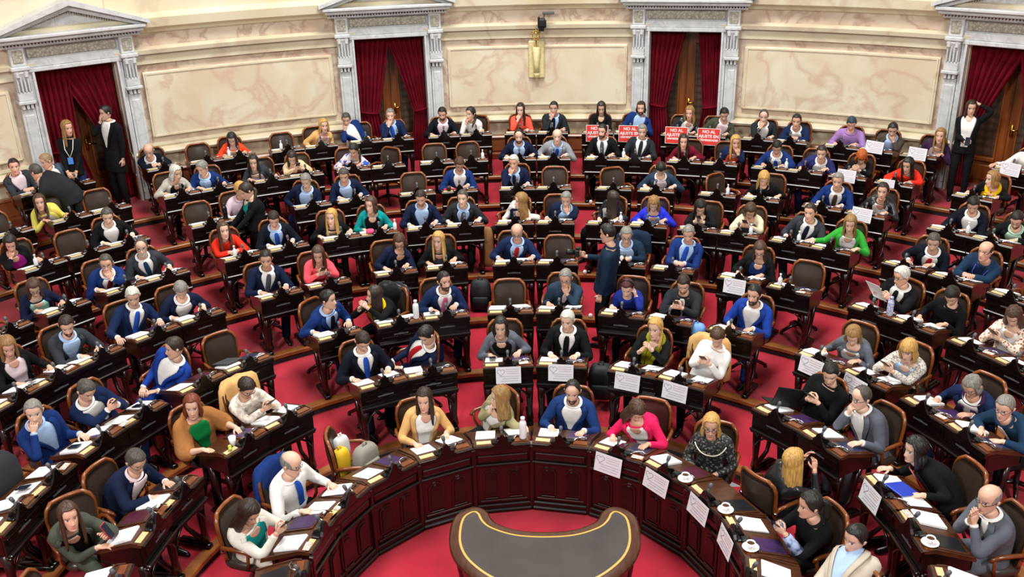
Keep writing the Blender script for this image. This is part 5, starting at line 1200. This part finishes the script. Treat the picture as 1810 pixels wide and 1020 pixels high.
for k,(dx,dy) in enumerate(((-.16,.06),(-.19,.02))):
    lathe_thing('green_fruit',[(0,0),(.016,.004),(.021,.018),(.015,.032),(.004,.036)],mat('green_fruit_skin','#b9c04a',.4),D4(2,-59.6,dx,dy,.008),('green fruit touching the foam cup' if k==0 else 'green fruit nearest the desk front, by foam cup'),'fruit')
mt=empty('mate_cup'); mb=MB(); mb.lathe([(.02,0),(.036,.02),(.038,.06),(.030,.085),(.026,.085)],mat('mate_gourd','#3a2018',.4),n=18); mb.build('gourd',mt,True); mb=MB(); mb.tube([(0,0,.04),(-.02,.0,.12),(-.04,0,.15)],.004,CHROME,6); mb.build('metal_straw',mt); mt.matrix_world=D4(6,-8.3,-.17,.03,.0); tag(mt,'mate gourd with metal straw beside red book','mate cup')
mb=MB(); mb.box(-.09,.09,-.11,.11,0,.022,mat('red_cover','#e03038',.5),bev=.003); o=mb.build('red_book'); o.matrix_world=D4(6,-8.3,-.16,.18,.008); tag(o,'red book behind the mate gourd','book')
lathe_thing('pink_pouch',[(0,0),(.05,.002),(.062,.02),(.055,.05),(.02,.06)],mat('pink_fabric','#ee4a78',.7),D4(5,-18.6,-.13,.05,.01),'bright pink pouch on desk of woman in teal','pouch')
mb=MB(); mb.box(-.06,.06,-.07,.07,0,.03,mat('red_cover','#e03038',.5),bev=.006); o=mb.build('orange_red_box'); o.matrix_world=D4(7,18.4,.02,.16,.01); tag(o,'orange-red box before blonde woman in blue jacket','box')
mb=MB(); mb.box(-.1,.1,-.13,.13,0,.014,mat('cobalt_folder','#2a45b8',.4),bev=.003); o=mb.build('blue_folder'); o.matrix_world=D4(2,75.8,.0,.2,.03,.3); tag(o,'blue folder on desk of curly-haired woman','folder')
# cards with coloured print
CM=ramp_mat('printed_card','noise',55,[(.35,'#2aa0d8'),(.45,'#f2f2f2'),(.55,'#f0c060'),(.65,'#e86a9a'),(.75,'#5ac8e8')],.5,1)
for r,a,x,y in [(1,-77.8,-.22,.03),(1,-63.3,-.1,.03),(1,28.5,.2,.02),(1,-98.3,-.1,.03),(2,-4.6,.18,.03),(3,-63.2,-.23,.03),(3,-79.1,.2,.03),(4,34.1,.15,.0),(3,62.9,.18,.03),(4,57.1,.18,.04),(2,85.3,-.2,.05),(3,-45.8,.2,.1),(4,-63.2,.2,.05),(2,-19.9,-.12,.03)]:
    mb=MB(); mb.box(-.055,.055,-.028,.028,0,.003,CM); o=mb.build('printed_card'); o.matrix_world=D4(r,a,x,y,.012,.1); tag(o,'small colourful printed card, %s'%WHO[(r,a)],'card','colourful printed cards')
# laptop, tablet
lp=empty('laptop'); mb=MB(); mb.box(-.16,.16,-.11,.11,0,.012,BLACK,bev=.003); mb.build('keyboard_base',lp); mb=MB(); mb.box(-.16,.16,-.006,.006,0,.22,BLACK,bev=.003); s_=mb.build('screen',lp); s_.location=(0,-.11,.012); s_.rotation_euler=(R(15),0,0)
lp.matrix_world=D4(2,50.4,-.24,.36,.02,1.1); tag(lp,'open black laptop beside man in black sweater','laptop')
mb=MB(); mb.box(-.11,.11,-.14,.14,0,.016,mat('grey_tablet','#3c3e42',.6),bev=.004); o=mb.build('tablet_case'); o.matrix_world=D4(3,-45.8,-.13,.26,.04,.2); tag(o,'dark grey tablet case on desk at vacant chair','tablet')
# bags
def bag(name,M,w,d,h,m,label,cat,strap=True,pocket=True):
    t=empty(name); q=Buf(); L=[]
    for z,s in ((0,.86),(.03*h/.3,1),(h*.5,1.03),(h*.8,.95),(h*.95,.75),(h,.45)):
        a_=np.arange(24)*2*pi/24; L.append(np.stack([w/2*s*np.sign(np.cos(a_))*np.abs(np.cos(a_))**.5,d/2*s*np.sign(np.sin(a_))*np.abs(np.sin(a_))**.5,np.full(24,z)],-1))
    q.add(np.concatenate(L),gridF(6,24)+[tuple(range(23,-1,-1)),tuple(range(120,144))]); q.obj('bag_body',m,t)
    if pocket: mb=MB(); mb.box(-w*.36,w*.36,-d*.5-.03,-d*.3,h*.1,h*.5,m,bev=.015); mb.build('front_pocket',t,True)
    if strap: mb=MB(); mb.tube([(-w*.1,0,h*.97),(-w*.08,0,h*1.1),(w*.08,0,h*1.1),(w*.1,0,h*.97)],.009,m,6); mb.build('handle',t,True)
    t.matrix_world=M; tag(t,label,cat); return t
bag('backpack',Matrix.Translation(polar(6.05,-7.2,.36)),.30,.18,.46,mat('black_nylon','#1e2226',.7),'black backpack standing on the aisle step','backpack')
bag('backpack',M4(3,21.9,.30,.12,.42,.2),.26,.14,.36,mat('sky_blue_nylon','#6f9fdc',.7),'light blue backpack hanging from desk end','backpack')
bag('backpack',M4(1,-45.2,.10,.60,.50,.2),.28,.16,.30,mat('grey_canvas','#8b877c',.8),'grey canvas backpack on front-row chair','backpack')
bag('handbag',M4(1,-45.2,-.12,.72,.50,.2),.20,.12,.30,mat('yellow_cloth_bag','#e0b41c',.7),'yellow bag behind grey canvas backpack','bag',pocket=False)
bag('handbag',M4(1,-45.2,-.02,.86,.50,.2),.20,.10,.34,mat('white_plastic_bag','#dcdcdc',.5),'white bag beside yellow bag','bag',pocket=False)
bag('handbag',M4(5,-2.4,-.42,.10,.10,0),.20,.12,.62,mat('tan_suede','#8a5f38',.8),'tan suede jacket bundle hanging at desk end','bag',strap=False,pocket=False)
bag('black_bundle',M4(3,-79.1,-.05,.62,.50,0),.46,.36,.5,mat('black_coat_fabric','#1b1e24',.85,bump=.6,bscale=9),'black coat bundle on chair at left edge','coat',strap=False,pocket=False)
bag('dark_bag',M4(2,6.1,.42,.55,.12,0),.3,.25,.42,mat('black_nylon','#1e2226',.7),'black bag on step beside white-haired man','bag')
# coats over chair backs
def coat(r,a,who,colr,h=None,y=.19):
    q=Buf(); L=[]
    for z,w,yy in ((.975,.08,.012),(.965,.19,.022),(.92,.235,.032),(.80,.25,.042),(.62,.262,.04),(.45,.255,.045)):
        th=np.linspace(0,2*pi,29)[:-1]; L.append(np.stack([w*np.sin(th)+.01*np.sin(th*9),y+.03-yy*2.0*np.cos(th)*1.1-.07*(np.sin(th)*w/.28)**2,np.full(28,z)+.01*np.sin(th*5)],-1))
    q.add(np.concatenate(L),gridF(6,28)+[tuple(range(27,-1,-1)),tuple(range(140,168))]); o=q.obj('coat',cloth(colr),None)
    o.matrix_world=M4(r,a,0,PEL+.03)@Matrix.Rotation(R(0 if h is None else h+a),4,'Z'); tag(o,'%s over chair of the %s'%({'blue2':'blue jacket','camel':'camel coat','sandc':'sand-coloured coat','leather':'black leather jacket','brownt':'brown coat','steel2':'dark blue jacket'}.get(colr,'coat'),who),'coat')
coat(1,-63.3,WHO[(1,-63.3)],'blue2'); coat(2,30.0,WHO[(2,30.0)],'camel',-25); coat(2,-50.0,WHO[(2,-50.0)],'camel'); coat(3,-21.3,WHO[(3,-21.3)],'leather',-20); coat(4,12.3,WHO[(4,12.3)],'steel2')
# small round step lights in the aisle
for k,(r_,a_,z_) in enumerate([(7.0,6.1,.50),(8.3,5.9,.62),(5.72,7.8,.38),(9.62,5.6,.74)]):
    mb=MB(); mb.lathe([(.02,0),(.028,.01),(.03,.05),(.02,.07),(.0,.075)],WHITE,n=14); o=mb.build('step_lamp',None,True); o.location=polar(r_,a_,z_-.02); tag(o,'small white round fitting on %s step of the centre-right aisle'%('second','third','lowest','highest')[k],'fitting')

# ------------------------------------------------------------------ people on their feet
def stander(pos,heading,headw,spec,st,label):
    h=R(heading); M=Matrix.Translation(pos)@Matrix.Rotation(h,4,'Z'); hl=M.inverted()@Vector(headw)
    g,hs,hc,top,tc,inn,tie,look,hp,ex,who=spec
    o,inf=person(M,tuple(hl),(g,hs,hc,top,tc,inn,tie,'none',0,R(look-heading),R(hp),ex,who,7),st); o['label']=label; o['group']='people standing in the chamber'; return o,inf
A=lambda *a: np.array(a,float)
p=polar(11.55,-41.2,Z8); stander(p,15,(-7.55,8.64,2.44),('f','long','dkblonde','closed','black','black',None,55,5,'T','standing long-haired woman with badge lanyard'),{'hip':.86,'badge':1,'tg':{-1:('a',A(-.05,-.24,.80),A(.5,-.3,-.7),A(0,-1,0),.4),1:('a',A(.05,-.24,.80),A(-.5,-.3,-.7),A(0,-1,0),.4)}},'standing long-haired woman in black with blue badge, left doorway')
p=polar(11.95,-37.4,Z8); mo,_=stander(p,-25,(-7.24,9.42,2.50),('m','short','black','suit','black','white',None,-45,5,'','tall man in long black coat'),{'hip':.92,'tg':{-1:('h',(-.02,-.12,-.13),(.1,.1,1),(0,-1,.2),.9)},'pole':{-1:(-.6,-.2,-1)}},'standing man in long black coat, hand at mouth, left doorway')
p=polar(10.45,-43.3,fl(7)); stander(p,-150,tuple(p+Vector((-.42,-.10,1.32))),('m','short','dkgrey','suit','charcoal','white',None,-110,20,'','man bending over'),{'hip':.88,'tg':{-1:('a',A(-.2,-.55,.85),A(0,-1,-.3),A(0,0,1),.4),1:('a',A(.3,-.45,.85),A(0,-1,-.3),A(0,0,1),.4)}},'man in dark suit seen from behind, bending over back-row desk')
p=polar(8.15,-30.6,fl(5)); p.z=fl(5); stander(p,-55,(-4.21,6.98,1.86),('f','tied','dkbrown','open','black','teal',None,-60,30,'','standing woman in black blazer over teal top'),{'hip':.82,'tg':{-1:('a',A(-.12,-.38,.82),A(.3,-.8,-.4),A(0,0,1),.5),1:('a',A(.10,-.38,.82),A(-.3,-.8,-.4),A(0,0,1),.5)}},'standing woman in black blazer over teal top, leaning to colleague')
p=Vector((.93,5.10,.24)); po,pi_=stander(p,-105,(.955,4.98,1.86),('m','short','black','closed','steel2','steel2',None,-110,10,'','photographer'),{'hip':.86,'tg':{-1:('a',A(-.06,-.27,1.22),A(.2,-.7,.6),A(-1,0,0),.9),1:('a',A(.22,-.02,.78),A(0,-.2,-1),A(1,0,0),.5)}},'photographer in dark blue jacket standing in aisle with camera')
cam_=empty('photo_camera'); mb=MB(); mb.box(-.07,.07,-.03,.03,-.045,.05,BLACK,bev=.008); mb.box(-.03,.03,-.025,.03,.05,.075,BLACK,bev=.006); mb.build('camera_body',cam_); mb=MB(); mb.lathe([(.035,0),(.036,.06),(.042,.065),(.042,.12),(.036,.125),(.0,.12)],BLACK,n=18,M=Matrix.Translation((0,-.03,0))@Matrix.Rotation(pi/2,4,'X')); mb.build('lens',cam_,True)
cam_.matrix_world=po.matrix_world@Matrix.Translation((-.02,-.36,1.28)); tag(cam_,'black photo camera in the photographer\'s hand','camera')
bag('shoulder_bag',po.matrix_world@Matrix.Translation((-.22,.02,.72)),.30,.16,.24,mat('black_nylon','#1e2226',.7),'black camera bag at photographer\'s hip','bag')
p=polar(11.55,37.3,Z8); wo,wi=stander(p,-25,(7.02,9.2,2.38),('f','long','dkbrown','open','black','white',None,-15,5,'','woman at the right doorway'),{'hip':.86,'tg':{1:('h',(.10,.0,.07),(-.8,.1,.4),(0,-.3,1),.3),-1:('a',A(.02,-.26,1.04),A(.4,-.5,.3),A(0,-1,0),.8)},'pole':{1:(1,-.1,.1)}},'standing woman in black blazer touching her hair, right doorway')
phone_obj(wo.matrix_world@Matrix.Translation((.05,-.34,1.08))@Matrix.Rotation(R(50),4,'X'),'black phone held by standing woman at right doorway')
